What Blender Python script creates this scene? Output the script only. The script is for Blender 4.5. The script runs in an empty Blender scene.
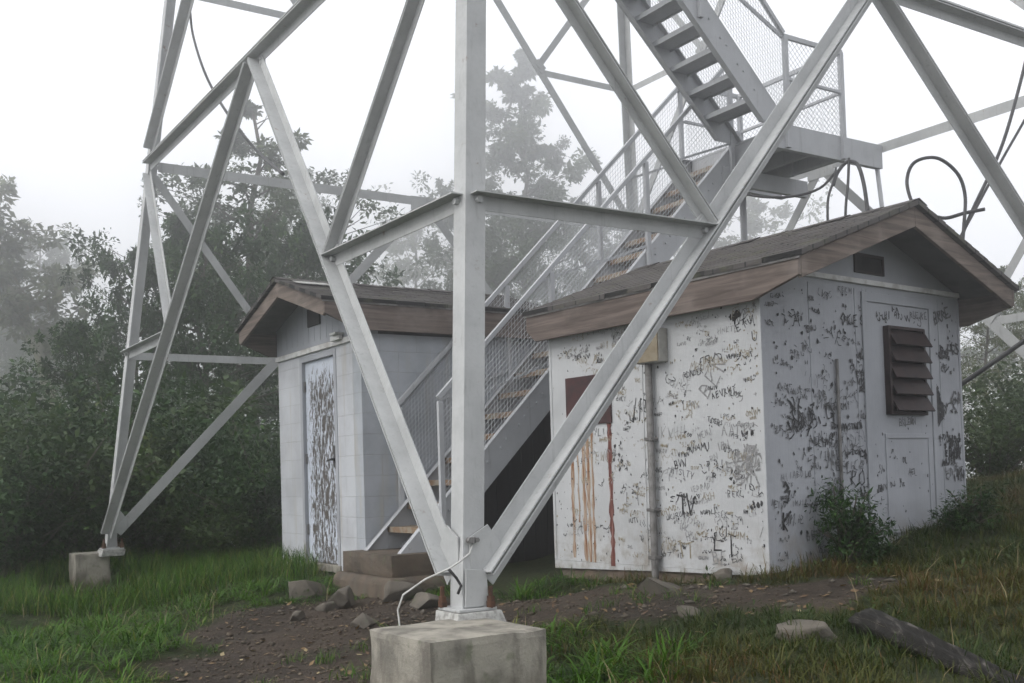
import bpy, bmesh, math, random
import numpy as np
from mathutils import Vector, Matrix

random.seed(7)
rng = np.random.default_rng(11)
S = bpy.context.scene
COL = S.collection
PI = math.pi
S2 = math.sqrt(2)

# ------------------------------------------------------------------ camera
EYE = Vector((1.3721, -10.8421, 0.6471))
_yaw, _pitch, _roll = 1.7774, 0.0312, -0.0303
_F = Vector((math.cos(_pitch) * math.cos(_yaw), math.cos(_pitch) * math.sin(_yaw), math.sin(_pitch)))
_R = Vector((math.sin(_yaw), -math.cos(_yaw), 0))
_U = _R.cross(_F)
_R2 = _R * math.cos(_roll) + _U * math.sin(_roll)
_U2 = -_R * math.sin(_roll) + _U * math.cos(_roll)
cd = bpy.data.cameras.new('camera')
cam = bpy.data.objects.new('camera', cd)
COL.objects.link(cam)
M = Matrix((_R2, _U2, -_F)).transposed().to_4x4()
M.translation = EYE
cam.matrix_world = M
cd.sensor_width = 36
cd.lens = 1.0431 * 36
cd.shift_y = 0.1002
cd.clip_start = 0.05
cd.clip_end = 2000
S.camera = cam

# ------------------------------------------------------------------ sky, sun, exposure
SUN_EL, SUN_AZ = math.radians(40), math.radians(213)      # azimuth of the sun, measured from +x
w = bpy.data.worlds.new('World')
S.world = w
w.use_nodes = True
nt = w.node_tree
nt.nodes.clear()
out = nt.nodes.new('ShaderNodeOutputWorld')
bg = nt.nodes.new('ShaderNodeBackground')
sky = nt.nodes.new('ShaderNodeTexSky')
sky.sky_type = 'NISHITA'
sky.sun_disc = False
sky.sun_elevation = SUN_EL
sky.sun_rotation = PI / 2 - SUN_AZ
sky.dust_density = 4.0
hs = nt.nodes.new('ShaderNodeHueSaturation')
hs.inputs['Saturation'].default_value = 0.12
mx = nt.nodes.new('ShaderNodeMix')
mx.data_type = 'RGBA'
mx.inputs['Factor'].default_value = 0.72                  # cloud deck over the clear sky
mx.inputs['B'].default_value = (13.0, 13.2, 13.8, 1)
nt.links.new(sky.outputs[0], hs.inputs['Color'])
nt.links.new(hs.outputs[0], mx.inputs['A'])
nt.links.new(mx.outputs['Result'], bg.inputs['Color'])
bg.inputs['Strength'].default_value = 0.1
nt.links.new(bg.outputs[0], out.inputs['Surface'])

sd = bpy.data.lights.new('sun', 'SUN')
sun = bpy.data.objects.new('sun', sd)
COL.objects.link(sun)
sd.energy = 1.5
sd.angle = math.radians(40)
sd.color = (1.0, 0.97, 0.93)
_sdir = Vector((math.cos(SUN_EL) * math.cos(SUN_AZ), math.cos(SUN_EL) * math.sin(SUN_AZ), math.sin(SUN_EL)))
sun.rotation_euler = (-_sdir).to_track_quat('-Z', 'Y').to_euler()

S.view_settings.view_transform = 'Standard'
S.view_settings.look = 'None'
S.view_settings.exposure = 0.3
S.view_settings.gamma = 1.0
S.view_settings.use_curve_mapping = False
S.render.engine = 'CYCLES'
S.cycles.use_denoising = True
S.cycles.max_bounces = 6
S.cycles.diffuse_bounces = 3
S.cycles.glossy_bounces = 2
S.cycles.transmission_bounces = 3
S.cycles.transparent_max_bounces = 6
S.cycles.volume_bounces = 1
S.cycles.sample_clamp_indirect = 6

# ------------------------------------------------------------------ material helpers
class NT:
    def __init__(self, name):
        self.m = bpy.data.materials.new(name)
        self.m.use_nodes = True
        self.t = self.m.node_tree
        self.b = self.t.nodes['Principled BSDF']
        self.out = self.t.nodes['Material Output']
        tc = self.t.nodes.new('ShaderNodeTexCoord')
        self.co = tc.outputs['Object']
        self.b.inputs['Specular IOR Level'].default_value = 0.3

    def n(self, kind, **kw):
        nd = self.t.nodes.new('ShaderNode' + kind)
        for k, v in kw.items():
            setattr(nd, k, v)
        return nd

    def link(self, a, b):
        self.t.links.new(a, b)

    def map(self, scale=(1, 1, 1), rot=(0, 0, 0), loc=(0, 0, 0)):
        mp = self.n('Mapping')
        mp.inputs['Scale'].default_value = scale
        mp.inputs['Rotation'].default_value = rot
        mp.inputs['Location'].default_value = loc
        self.link(self.co, mp.inputs['Vector'])
        return mp.outputs[0]

    def noise(self, scale, detail=4, rough=0.6, vec=None, dist=0.0):
        nd = self.n('TexNoise')
        nd.inputs['Scale'].default_value = scale
        nd.inputs['Detail'].default_value = detail
        nd.inputs['Roughness'].default_value = rough
        nd.inputs['Distortion'].default_value = dist
        self.link(vec if vec is not None else self.co, nd.inputs['Vector'])
        return nd.outputs[0]

    def ramp(self, fac, lo, hi, a=0.0, b=1.0):
        nd = self.n('MapRange')
        nd.interpolation_type = 'SMOOTHSTEP'
        for k, v in (('From Min', lo), ('From Max', hi), ('To Min', a), ('To Max', b)):
            nd.inputs[k].default_value = v
        self.link(fac, nd.inputs['Value'])
        return nd.outputs[0]

    def math(self, op, a, b):
        nd = self.n('Math', operation=op)
        for i, v in enumerate((a, b)):
            if isinstance(v, (int, float)):
                nd.inputs[i].default_value = v
            else:
                self.link(v, nd.inputs[i])
        return nd.outputs[0]

    def mix(self, fac, a, b):
        nd = self.n('Mix', data_type='RGBA')
        for k, v in (('Factor', fac), ('A', a), ('B', b)):
            if isinstance(v, tuple):
                nd.inputs[k].default_value = (*v, 1)
            elif isinstance(v, (int, float)):
                nd.inputs[k].default_value = v
            else:
                self.link(v, nd.inputs[k])
        return nd.outputs['Result']

    def done(self, col, rough=0.7, bump=None, strength=0.3, dist=0.01, metal=0.0):
        if isinstance(col, tuple):
            self.b.inputs['Base Color'].default_value = (*col, 1)
        else:
            self.link(col, self.b.inputs['Base Color'])
        if isinstance(rough, (int, float)):
            self.b.inputs['Roughness'].default_value = rough
        else:
            self.link(rough, self.b.inputs['Roughness'])
        self.b.inputs['Metallic'].default_value = metal
        if bump is not None:
            bp = self.n('Bump')
            bp.inputs['Strength'].default_value = strength
            bp.inputs['Distance'].default_value = dist
            self.link(bump, bp.inputs['Height'])
            self.link(bp.outputs[0], self.b.inputs['Normal'])
        return self.m


def m_steel(name, base, dark, rust=0.62, rustcol=(0.16, 0.085, 0.05)):
    k = NT(name)
    n1 = k.noise(3.2, 6)
    n2 = k.noise(38, 4)
    n3 = k.noise(9, 8, 0.7)
    c = k.mix(k.ramp(n1, 0.35, 0.7, 0, .45), base, dark)
    c = k.mix(k.ramp(n2, 0.52, 0.75, 0, 0.2), c, dark)
    n4 = k.noise(1.0, 6, 0.65, k.map((26, 26, 1.6)), 0.4)
    c = k.mix(k.ramp(n4, 0.56, 0.76, 0, 0.45), c, (dark[0] * .62, dark[1] * .61, dark[2] * .58))
    c = k.mix(k.ramp(n3, rust, rust + 0.1, 0, 0.75), c, rustcol)
    n5 = k.noise(70, 6, 0.75)
    c = k.mix(k.ramp(n5, 0.66, 0.70, 0, 0.7), c, (0.10, 0.085, 0.07))
    return k.done(c, k.ramp(n2, 0.3, 0.7, 0.42, 0.65), k.math('ADD', n2, n5), 0.22, 0.004, 0.0)


def m_plain(name, base, var, scale=12, rough=0.8, bump=0.2, lo=0.4, hi=0.65):
    k = NT(name)
    n1 = k.noise(scale, 6)
    return k.done(k.mix(k.ramp(n1, lo, hi), base, var), rough, k.noise(scale * 5, 4), bump, 0.006)


def m_wood(name, base, dark, axis, ring=5.0):
    k = NT(name)
    sc = [14, 14, 14]
    sc[axis] = 0.9
    v = k.map(tuple(sc))
    n1 = k.noise(1.0, 6, 0.6, v, 1.2)
    wv = k.n('TexWave', wave_type='BANDS', bands_direction='Z')
    wv.inputs['Scale'].default_value = ring
    wv.inputs['Distortion'].default_value = 9
    wv.inputs['Detail'].default_value = 3
    sc2 = [1, 1, 1]
    sc2[axis] = 0.12
    k.link(k.map(tuple(sc2)), wv.inputs['Vector'])
    c = k.mix(k.ramp(n1, 0.35, 0.7), base, dark)
    c = k.mix(k.ramp(wv.outputs['Fac'], 0.5, 0.95, 0, 0.4), c, dark)
    fs = [70, 70, 70]
    fs[axis] = 2.5
    c = k.mix(k.ramp(k.noise(1.0, 4, 0.6, k.map(tuple(fs))), 0.5, 0.72, 0, 0.7), c, (dark[0] * .6, dark[1] * .6, dark[2] * .6))
    c = k.mix(k.ramp(k.noise(2.2, 4), 0.45, 0.7, 0, 0.5), c, (base[0] * 1.5, base[1] * 1.6, base[2] * 1.65))
    return k.done(c, 0.85, n1, 0.35, 0.004)


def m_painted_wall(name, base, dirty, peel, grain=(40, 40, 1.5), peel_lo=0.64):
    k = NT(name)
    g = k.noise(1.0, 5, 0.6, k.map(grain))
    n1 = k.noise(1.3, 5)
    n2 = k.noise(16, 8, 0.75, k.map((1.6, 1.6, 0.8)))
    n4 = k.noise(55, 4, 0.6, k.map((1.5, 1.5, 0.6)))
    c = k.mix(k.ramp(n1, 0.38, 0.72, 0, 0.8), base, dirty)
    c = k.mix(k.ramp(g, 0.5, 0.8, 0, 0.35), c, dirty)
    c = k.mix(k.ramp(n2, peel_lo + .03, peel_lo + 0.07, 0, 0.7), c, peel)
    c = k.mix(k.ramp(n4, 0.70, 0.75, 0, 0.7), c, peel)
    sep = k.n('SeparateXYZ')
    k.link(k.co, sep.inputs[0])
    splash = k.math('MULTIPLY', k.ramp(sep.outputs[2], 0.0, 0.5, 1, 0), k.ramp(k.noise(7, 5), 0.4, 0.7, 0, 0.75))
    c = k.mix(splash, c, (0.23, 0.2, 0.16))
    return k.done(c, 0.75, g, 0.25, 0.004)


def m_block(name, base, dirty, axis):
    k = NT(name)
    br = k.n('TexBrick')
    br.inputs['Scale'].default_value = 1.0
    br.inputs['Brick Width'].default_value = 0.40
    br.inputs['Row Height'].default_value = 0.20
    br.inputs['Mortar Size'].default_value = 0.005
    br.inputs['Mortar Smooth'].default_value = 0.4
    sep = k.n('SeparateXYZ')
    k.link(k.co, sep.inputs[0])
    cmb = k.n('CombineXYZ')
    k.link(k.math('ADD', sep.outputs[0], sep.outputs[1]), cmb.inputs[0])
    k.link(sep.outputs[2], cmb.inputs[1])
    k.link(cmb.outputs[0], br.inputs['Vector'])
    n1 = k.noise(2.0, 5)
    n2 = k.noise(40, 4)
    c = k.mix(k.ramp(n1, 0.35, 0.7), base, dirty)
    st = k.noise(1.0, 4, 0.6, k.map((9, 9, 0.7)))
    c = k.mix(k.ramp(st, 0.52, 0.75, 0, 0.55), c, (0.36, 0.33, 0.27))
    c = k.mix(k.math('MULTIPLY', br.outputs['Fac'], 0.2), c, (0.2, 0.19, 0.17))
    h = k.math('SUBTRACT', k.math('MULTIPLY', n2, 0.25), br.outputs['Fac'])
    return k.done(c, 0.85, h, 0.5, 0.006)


def m_shingle(name):
    k = NT(name)
    br = k.n('TexBrick')
    br.inputs['Scale'].default_value = 1.0
    br.inputs['Brick Width'].default_value = 0.30
    br.inputs['Row Height'].default_value = 0.13
    br.inputs['Mortar Size'].default_value = 0.008
    br.inputs['Color1'].default_value = (0.10, 0.092, 0.088, 1)
    br.inputs['Color2'].default_value = (0.08, 0.073, 0.070, 1)
    br.inputs['Mortar'].default_value = (0.02, 0.02, 0.02, 1)
    k.link(k.co, br.inputs['Vector'])
    n1 = k.noise(5, 6)
    c = k.mix(k.ramp(n1, 0.5, 0.72, 0, 0.6), br.outputs['Color'], (0.10, 0.105, 0.06))
    h = k.math('ADD', k.noise(90, 3), k.math('MULTIPLY', br.outputs['Fac'], -2.0))
    return k.done(c, 0.95, h, 0.6, 0.01)


def m_concrete(name, base, dark, moss=True):
    k = NT(name)
    n1 = k.noise(4, 7)
    n2 = k.noise(60, 4)
    n3 = k.noise(1.0, 5, 0.6, k.map((9, 9, 2.2)))
    c = k.mix(k.ramp(n1, 0.38, 0.66), base, dark)
    c = k.mix(k.ramp(n3, 0.5, 0.68, 0, 0.75), c, (0.11, 0.10, 0.085))
    if moss:
        c = k.mix(k.ramp(k.noise(11, 6), 0.58, 0.7, 0, 0.5), c, (0.10, 0.12, 0.06))
    sep = k.n('SeparateXYZ')
    k.link(k.co, sep.inputs[0])
    c = k.mix(k.math('MULTIPLY', k.ramp(sep.outputs[2], -.12, -.36, 0, 1), k.ramp(k.noise(9, 6), .3, .6, .2, .9)), c, (0.075, 0.058, 0.042))
    vo = k.n('TexVoronoi')
    vo.inputs['Scale'].default_value = 55
    k.link(k.co, vo.inputs['Vector'])
    c = k.mix(k.ramp(vo.outputs['Distance'], 0.05, 0.14, 0.55, 0), c, (0.08, 0.075, 0.07))
    return k.done(c, 0.9, k.math('ADD', n2, k.math('MULTIPLY', n1, 2)), 0.5, 0.01)


def m_leaf(name, a, b, c2, trans=0.35):
    k = NT(name)
    at = k.n('Attribute', attribute_name='tint')
    col = k.mix(k.ramp(at.outputs['Fac'], 0.0, 0.6), a, b)
    col = k.mix(k.ramp(at.outputs['Fac'], 0.72, 1.0), col, c2)
    k.link(col, k.b.inputs['Base Color'])
    k.b.inputs['Roughness'].default_value = 0.55
    tr = k.n('BsdfTranslucent')
    k.link(col, tr.inputs['Color'])
    ms = k.n('MixShader')
    ms.inputs[0].default_value = trans
    k.link(k.b.outputs[0], ms.inputs[1])
    k.link(tr.outputs[0], ms.inputs[2])
    k.link(ms.outputs[0], k.out.inputs['Surface'])
    return k.m


STEEL = m_steel('galvanised_steel', (0.43, 0.438, 0.435), (0.25, 0.256, 0.256), 0.62)
STEEL_OLD = m_steel('painted_stair_steel', (0.43, 0.44, 0.455), (0.31, 0.32, 0.335), 0.64)
TREAD = m_steel('rusty_tread', (0.26, 0.22, 0.165), (0.22, 0.22, 0.22), 0.45, (0.17, 0.09, 0.04))
WIRE = m_plain('mesh_wire', (0.52, 0.54, 0.56), (0.40, 0.41, 0.43), 6, 0.5)
RUST = m_plain('rust', (0.10, 0.05, 0.03), (0.05, 0.028, 0.02), 30, 0.9)
GALV_PIPE = m_plain('conduit_grey', (0.17, 0.165, 0.16), (0.10, 0.095, 0.09), 14, 0.5)
CONC = m_concrete('concrete', (0.31, 0.29, 0.245), (0.155, 0.146, 0.125))
CONC_STEP = m_concrete('step_concrete', (0.115, 0.09, 0.068), (0.065, 0.053, 0.042))
GROUT = m_plain('grout', (0.42, 0.42, 0.40), (0.24, 0.235, 0.22), 25, 0.9)
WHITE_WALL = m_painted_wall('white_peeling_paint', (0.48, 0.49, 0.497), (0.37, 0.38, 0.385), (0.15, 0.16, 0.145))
SHADED_GREY = m_painted_wall('grey_siding_shaded', (0.35, 0.362, 0.388), (0.26, 0.27, 0.292), (0.13, 0.13, 0.13), peel_lo=0.67)  # bluish-grey paint, darkened further to carry the shade on the gable side
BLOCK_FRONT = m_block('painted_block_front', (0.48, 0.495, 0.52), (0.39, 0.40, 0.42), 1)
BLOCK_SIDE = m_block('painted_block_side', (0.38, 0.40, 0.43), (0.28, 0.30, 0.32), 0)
SIDING = m_painted_wall('gable_siding', (0.33, 0.345, 0.375), (0.26, 0.275, 0.30), (0.18, 0.18, 0.19), (60, 60, 0.6), 0.7)
TRIM = m_plain('painted_trim', (0.60, 0.60, 0.59), (0.42, 0.41, 0.39), 9, 0.7)
FASCIA = m_wood('weathered_fascia', (0.185, 0.148, 0.128), (0.085, 0.066, 0.057), 0)
RAKE = m_wood('weathered_rake', (0.20, 0.16, 0.135), (0.095, 0.075, 0.064), 1)
SOFFIT = m_plain('soffit_ply', (0.095, 0.09, 0.09), (0.06, 0.058, 0.058), 5, 0.85)  # ply colour lowered to deepen the shade under the eaves
SHINGLE = m_shingle('asphalt_shingle')
LOUVER = m_plain('louver_brown', (0.030, 0.017, 0.016), (0.016, 0.010, 0.010), 10, 0.6)
STAIR_SHADE = m_wood('stair_shade', (0.022, 0.020, 0.022), (0.010, 0.009, 0.010), 2)  # near-black tone stands in for the shade under the stairs
BLACK = m_plain('dark_opening', (0.012, 0.012, 0.012), (0.02, 0.018, 0.016), 10, 0.9)
MAROON = m_plain('rusted_panel', (0.058, 0.022, 0.022), (0.032, 0.017, 0.018), 9, 0.75)
FOUND = m_concrete('foundation', (0.20, 0.15, 0.115), (0.12, 0.095, 0.075))
BOXYEL = m_plain('box_yellowed', (0.24, 0.205, 0.145), (0.17, 0.13, 0.08), 9, 0.7)
BOXGREY = m_plain('box_grey', (0.36, 0.35, 0.32), (0.26, 0.25, 0.23), 9, 0.6)
CABLE = m_plain('cable_black', (0.03, 0.03, 0.032), (0.05, 0.05, 0.05), 10, 0.5)
CABLE_W = m_plain('cable_pale', (0.55, 0.55, 0.53), (0.4, 0.4, 0.38), 20, 0.5)
INK_BLACK = m_plain('ink_black', (0.022, 0.022, 0.024), (0.06, 0.06, 0.06), 30, 0.6)
INK_MID = m_plain('ink_faded', (0.085, 0.085, 0.09), (0.15, 0.15, 0.155), 40, 0.7)
INK_GREY = m_plain('ink_grey', (0.19, 0.19, 0.19), (0.31, 0.31, 0.31), 40, 0.7)
INK_BROWN = m_plain('ink_brown', (0.23, 0.19, 0.12), (0.33, 0.30, 0.24), 40, 0.7)
BARK = m_plain('bark', (0.11, 0.095, 0.08), (0.06, 0.052, 0.045), 9, 0.95, 0.6)
BARK_MOSS = m_plain('mossy_bark', (0.20, 0.19, 0.14), (0.13, 0.14, 0.08), 6, 0.95, 0.6)
ROCK = m_concrete('rock', (0.13, 0.115, 0.095), (0.07, 0.062, 0.052))
LEAF = m_leaf('leaves', (0.022, 0.046, 0.012), (0.046, 0.082, 0.018), (0.10, 0.13, 0.03))
LEAF_DARK = m_leaf('leaves_dark', (0.008, 0.027, 0.005), (0.022, 0.062, 0.009), (0.065, 0.135, 0.02), 0.25)
LEAF_PALE = m_leaf('leaves_pale', (0.06, 0.085, 0.028), (0.10, 0.125, 0.04), (0.16, 0.14, 0.05))
GRASS = m_leaf('grass_green', (0.010, 0.042, 0.002), (0.062, 0.155, 0.006), (0.17, 0.18, 0.04), 0.35)
GRASS_DRY = m_leaf('grass_olive', (0.020, 0.045, 0.004), (0.066, 0.072, 0.010), (0.105, 0.058, 0.016), 0.25)


def m_streak():
    k = NT('rust_stain')
    n = k.noise(1.0, 6, 0.7, k.map((60, 60, 3)))
    c = k.mix(k.ramp(n, 0.38, 0.62), (0.21, 0.088, 0.032), (0.42, 0.36, 0.29))
    return k.done(c, 0.9)


def m_streak_red():
    k = NT('red_stain')
    n = k.noise(1.0, 6, 0.7, k.map((50, 50, 3)))
    c = k.mix(k.ramp(n, 0.45, 0.7), (0.12, 0.035, 0.028), (0.30, 0.17, 0.14))
    return k.done(c, 0.9)


def m_door():
    k = NT('peeling_blue_door')
    n1 = k.noise(1.0, 9, 0.72, k.map((24, 24, 9)), 0.9)
    sep = k.n('SeparateXYZ')
    k.link(k.co, sep.inputs[0])
    # worn hardest in the middle of the leaf where weather and hands reach it
    c0 = k.math('ABSOLUTE', k.math('SUBTRACT', sep.outputs[1], 1.02), 0)
    worn = k.ramp(c0, 0.22, 0.46, 0.085, -0.03)
    top = k.ramp(sep.outputs[2], 1.75, 2.0, 0, -0.12)
    n = k.math('ADD', k.math('ADD', n1, worn), top)
    c = k.mix(k.ramp(k.noise(4, 5), 0.35, 0.7), (0.52, 0.56, 0.63), (0.43, 0.47, 0.53))
    c = k.mix(k.ramp(n, 0.55, 0.58), c, (0.085, 0.075, 0.065))
    return k.done(c, 0.7, n1, 0.3, 0.004)


def m_ground():
    k = NT('earth_and_turf')
    at = k.n('Attribute', attribute_name='turf')
    n1 = k.noise(1.1, 6)
    n2 = k.noise(14, 8, 0.7)
    n3 = k.noise(70, 5, 0.7)
    soil = k.mix(k.ramp(n1, 0.35, 0.65), (0.062, 0.046, 0.034), (0.030, 0.0225, 0.017))
    soil = k.mix(k.ramp(n2, 0.48, 0.72, 0, 0.7), soil, (0.10, 0.079, 0.058))
    soil = k.mix(k.ramp(n3, 0.56, 0.68, 0, 0.85), soil, (0.16, 0.125, 0.09))
    soil = k.mix(k.ramp(k.noise(35, 5, 0.7), 0.56, 0.66, 0, 0.7), soil, (0.022, 0.018, 0.015))
    turf = k.mix(k.ramp(n2, 0.4, 0.7), (0.018, 0.028, 0.008), (0.045, 0.042, 0.016))
    c = k.mix(k.ramp(k.math('ADD', at.outputs['Fac'], k.math('MULTIPLY', k.math('SUBTRACT', n2, 0.5), 0.8)), 0.3, 0.6), soil, turf)
    vo = k.n('TexVoronoi')
    vo.inputs['Scale'].default_value = 22
    k.link(k.co, vo.inputs['Vector'])
    return k.done(c, 0.95, k.math('ADD', k.math('ADD', n2, n3), k.math('MULTIPLY', vo.outputs['Distance'], 0.6)), 0.8, 0.03)


RUSTSTREAK, REDSTREAK, DOOR, GROUND = m_streak(), m_streak_red(), m_door(), m_ground()

# ------------------------------------------------------------------ object helpers
def tag(o, label=None, cat=None, group=None, kind=None):
    for k, v in (('label', label), ('category', cat), ('group', group), ('kind', kind)):
        if v:
            o[k] = v
    return o


def empty(name, loc=(0, 0, 0), rz=0.0, **kw):
    o = bpy.data.objects.new(name, None)
    o.empty_display_size = 0.2
    o.location = loc
    o.rotation_euler = (0, 0, rz)
    COL.objects.link(o)
    return tag(o, **kw)


class MB:
    def __init__(self):
        self.v, self.f, self.mi = [], [], []
        self.cur = 0

    def add(self, verts, faces):
        k = len(self.v)
        self.v += [tuple(p) for p in verts]
        self.f += [tuple(i + k for i in f) for f in faces]
        self.mi += [self.cur] * len(faces)
        return self

    def box(self, a, b):
        (x0, y0, z0), (x1, y1, z1) = [min(p, q) for p, q in zip(a, b)], [max(p, q) for p, q in zip(a, b)]
        return self.add([(x0, y0, z0), (x1, y0, z0), (x1, y1, z0), (x0, y1, z0), (x0, y0, z1), (x1, y0, z1), (x1, y1, z1), (x0, y1, z1)],
                        [(3, 2, 1, 0), (4, 5, 6, 7), (0, 1, 5, 4), (1, 2, 6, 5), (2, 3, 7, 6), (3, 0, 4, 7)])

    def loft(self, rings, caps=True):
        n = len(rings[0])
        vs = [p for r in rings for p in r]
        fs = []
        for i in range(len(rings) - 1):
            for j in range(n):
                a, b = i * n + j, i * n + (j + 1) % n
                fs.append((a, b, b + n, a + n))
        if caps:
            fs.append(tuple(reversed(range(n))))
            fs.append(tuple(range((len(rings) - 1) * n, len(rings) * n)))
        return self.add(vs, fs)

    def extrude(self, P, Q, prof, nrm):
        """profile points (a, b): a across in the face, b along nrm"""
        P, Q = Vector(P), Vector(Q)
        d = (Q - P).normalized()
        b = (Vector(nrm) - d * d.dot(Vector(nrm))).normalized()
        a = b.cross(d)
        return self.loft([[P + a * x + b * y for x, y in prof], [Q + a * x + b * y for x, y in prof]])

    def tube(self, pts, r, n=8):
        pts = [Vector(p) for p in pts]
        rs = r if isinstance(r, (list, tuple)) else [r] * len(pts)
        rings = []
        ref = None
        for i, p in enumerate(pts):
            d = (pts[min(i + 1, len(pts) - 1)] - pts[max(i - 1, 0)])
            if d.length < 1e-9:
                d = Vector((0, 0, 1))
            d.normalize()
            if ref is None:
                ref = Vector((1, 0, 0)) if abs(d.x) < 0.8 else Vector((0, 1, 0))
            a = (ref - d * d.dot(ref)).normalized()
            ref = a
            b = d.cross(a)
            rings.append([p + (a * math.cos(t) + b * math.sin(t)) * rs[i] for t in [2 * PI * j / n for j in range(n)]])
        return self.loft(rings)

    def build(self, name, mats, parent=None, bevel=0.0, smooth=False, seg=2):
        me = bpy.data.meshes.new(name)
        me.from_pydata(self.v, [], self.f)
        bm = bmesh.new()
        bm.from_mesh(me)
        bmesh.ops.recalc_face_normals(bm, faces=bm.faces)
        bm.to_mesh(me)
        bm.free()
        ms = mats if isinstance(mats, (list, tuple)) else [mats]
        for m in ms:
            me.materials.append(m)
        if len(ms) > 1:
            me.polygons.foreach_set('material_index', self.mi)
        if smooth:
            me.polygons.foreach_set('use_smooth', [True] * len(me.polygons))
        o = bpy.data.objects.new(name, me)
        COL.objects.link(o)
        if parent is not None:
            o.parent = parent
        if bevel:
            b = o.modifiers.new('edge', 'BEVEL')
            b.width = bevel
            b.segments = seg
            b.limit_method = 'ANGLE'
        return o


def np_mesh(name, V, Fq, mat, tint=None, parent=None, smooth=False):
    """V (n,3), Fq (m,k) same-size faces, tint per vertex"""
    me = bpy.data.meshes.new(name)
    m, k = Fq.shape
    me.vertices.add(len(V))
    me.vertices.foreach_set('co', np.asarray(V, np.float32).ravel())
    me.loops.add(m * k)
    me.loops.foreach_set('vertex_index', Fq.astype(np.int32).ravel())
    me.polygons.add(m)
    me.polygons.foreach_set('loop_start', (np.arange(m) * k).astype(np.int32))
    me.polygons.foreach_set('loop_total', np.full(m, k, np.int32))
    if smooth:
        me.polygons.foreach_set('use_smooth', np.ones(m, bool))
    me.update(calc_edges=True)
    if tint is not None:
        at = me.attributes.new('tint', 'FLOAT', 'POINT')
        at.data.foreach_set('value', np.asarray(tint, np.float32))
    me.materials.append(mat)
    o = bpy.data.objects.new(name, me)
    COL.objects.link(o)
    if parent is not None:
        o.parent = parent
    return o


FWD = Vector((_F.x, _F.y)).normalized()
RGT = Vector((FWD.y, -FWD.x))
def spot(side, ahead):
    """ground plan position: metres to the right of and ahead of the photographer"""
    p = Vector((EYE.x, EYE.y)) + RGT * side + FWD * ahead
    return p.x, p.y


def rough_block(name, a, b, mat, parent=None, amp=.006, chip=.03, cuts=14, seed=1):
    """cast block with uneven faces and broken arrises"""
    rr = np.random.default_rng(seed)
    a, b = np.array(a, float), np.array(b, float)
    bm = bmesh.new()
    bmesh.ops.create_cube(bm, size=1)
    bmesh.ops.subdivide_edges(bm, edges=bm.edges[:], cuts=cuts, use_grid_fill=True)
    k = rr.normal(0, 1, (10, 3)) * np.geomspace(4, 40, 10)[:, None]
    ph = rr.uniform(0, 6.28, 10)
    w_ = np.geomspace(1, .3, 10)
    sz = b - a
    for v in bm.verts:
        q = np.array(v.co) + .5
        p = a + q * sz
        n = float((np.sin(k @ p + ph) * w_).sum() / 3)
        edge = np.minimum(q, 1 - q) * sz
        near = np.sort(edge)[1]                 # distance to the closest arris
        c = (a + b) / 2
        e = max(0, 1 - near / chip)
        pull = e * (.004 + .012 * max(0, n - .15)) + amp * n * .5
        d = (c - p) / np.linalg.norm(c - p)
        v.co = Vector(p + d * pull * 1.6)
    me = bpy.data.meshes.new(name)
    bm.to_mesh(me)
    bm.free()
    me.materials.append(mat)
    o = bpy.data.objects.new(name, me)
    COL.objects.link(o)
    if parent is not None:
        o.parent = parent
    return o

# ------------------------------------------------------------------ ground
GP = [(0, 0, -.98), (-4, 2, -1.05), (4, 2, -.62), (-6, 7, -.72), (-3.35, 7, -.62), (-2, 7, -.58), (-.1, 4.6, -.43), (.45, 5.6, -.45),
      (1.6, 4.5, -.36), (2.1, 4.6, -.32), (3.1, 6.5, -.12), (3.4, 7.05, .0), (3.5, 8.06, .2), (4.3, 9, .34), (2.0, 6.1, -.24), (1.74, 6.9, -.19),
      (2.6, 8.0, .02), (3.6, 8.9, .22), (.35, 8.6, -.37), (1.1, 7.8, -.27), (-.1, 9, -.36), (-.8, 8.75, -.36), (-2, 10, -.37), (-1.4, 10.1, -.24), (-2.1, 11.2, -.2),
      (-2.5, 11.3, -.2), (-4.8, 12, -.42), (-4.2, 10.7, -.62), (-5.2, 10.2, -.7), (-3.4, 9.4, -.56), (-7, 13, -.33), (0, 16, -.2), (5, 14, .4), (-10, 20, -.9), (0, 24, -.9), (10, 20, 0), (-14, 10, -1.2),
      (10, 8, .5), (0, 45, -4), (-28, 35, -4.5), (28, 35, -3), (-30, 0, -4), (30, 0, -2), (0, -25, -4), (0, 110, -17), (-110, 60, -17), (110, 60, -15),
      (-110, -60, -17), (110, -60, -15), (0, -110, -17)]
_G = np.array(GP, float)
def _phi(d):
    return d
_D = np.sqrt(((_G[:, None, :2] - _G[None, :, :2]) ** 2).sum(-1))
_n = len(_G)
_A = np.zeros((_n + 3, _n + 3))
_A[:_n, :_n] = _phi(_D)
_A[:_n, _n] = 1
_A[:_n, _n + 1:] = _G[:, :2]
_A[_n, :_n] = 1
_A[_n + 1:, :_n] = _G[:, :2].T
_W = np.linalg.solve(_A, np.concatenate([_G[:, 2], [0, 0, 0]]))
_rx, _fx = np.array([RGT.x, RGT.y]), np.array([FWD.x, FWD.y])
_e2 = np.array([EYE.x, EYE.y])
_ph = rng.uniform(0, 6.28, (24,))
_kx = rng.normal(0, 1, (24, 2))
_kx = _kx / np.linalg.norm(_kx, axis=1)[:, None] * np.geomspace(1.2, 16, 24)[:, None]
def to_sa(xy):
    q = np.asarray(xy, float) - _e2
    return np.stack([q @ _rx, q @ _fx], -1)
def bumps(xy):
    xy = np.asarray(xy, float)
    amp = 0.06 / np.geomspace(1.2, 16, 24) ** 0.9
    return (np.sin(xy @ _kx.T + _ph) * amp).sum(-1) * 0.55
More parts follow.
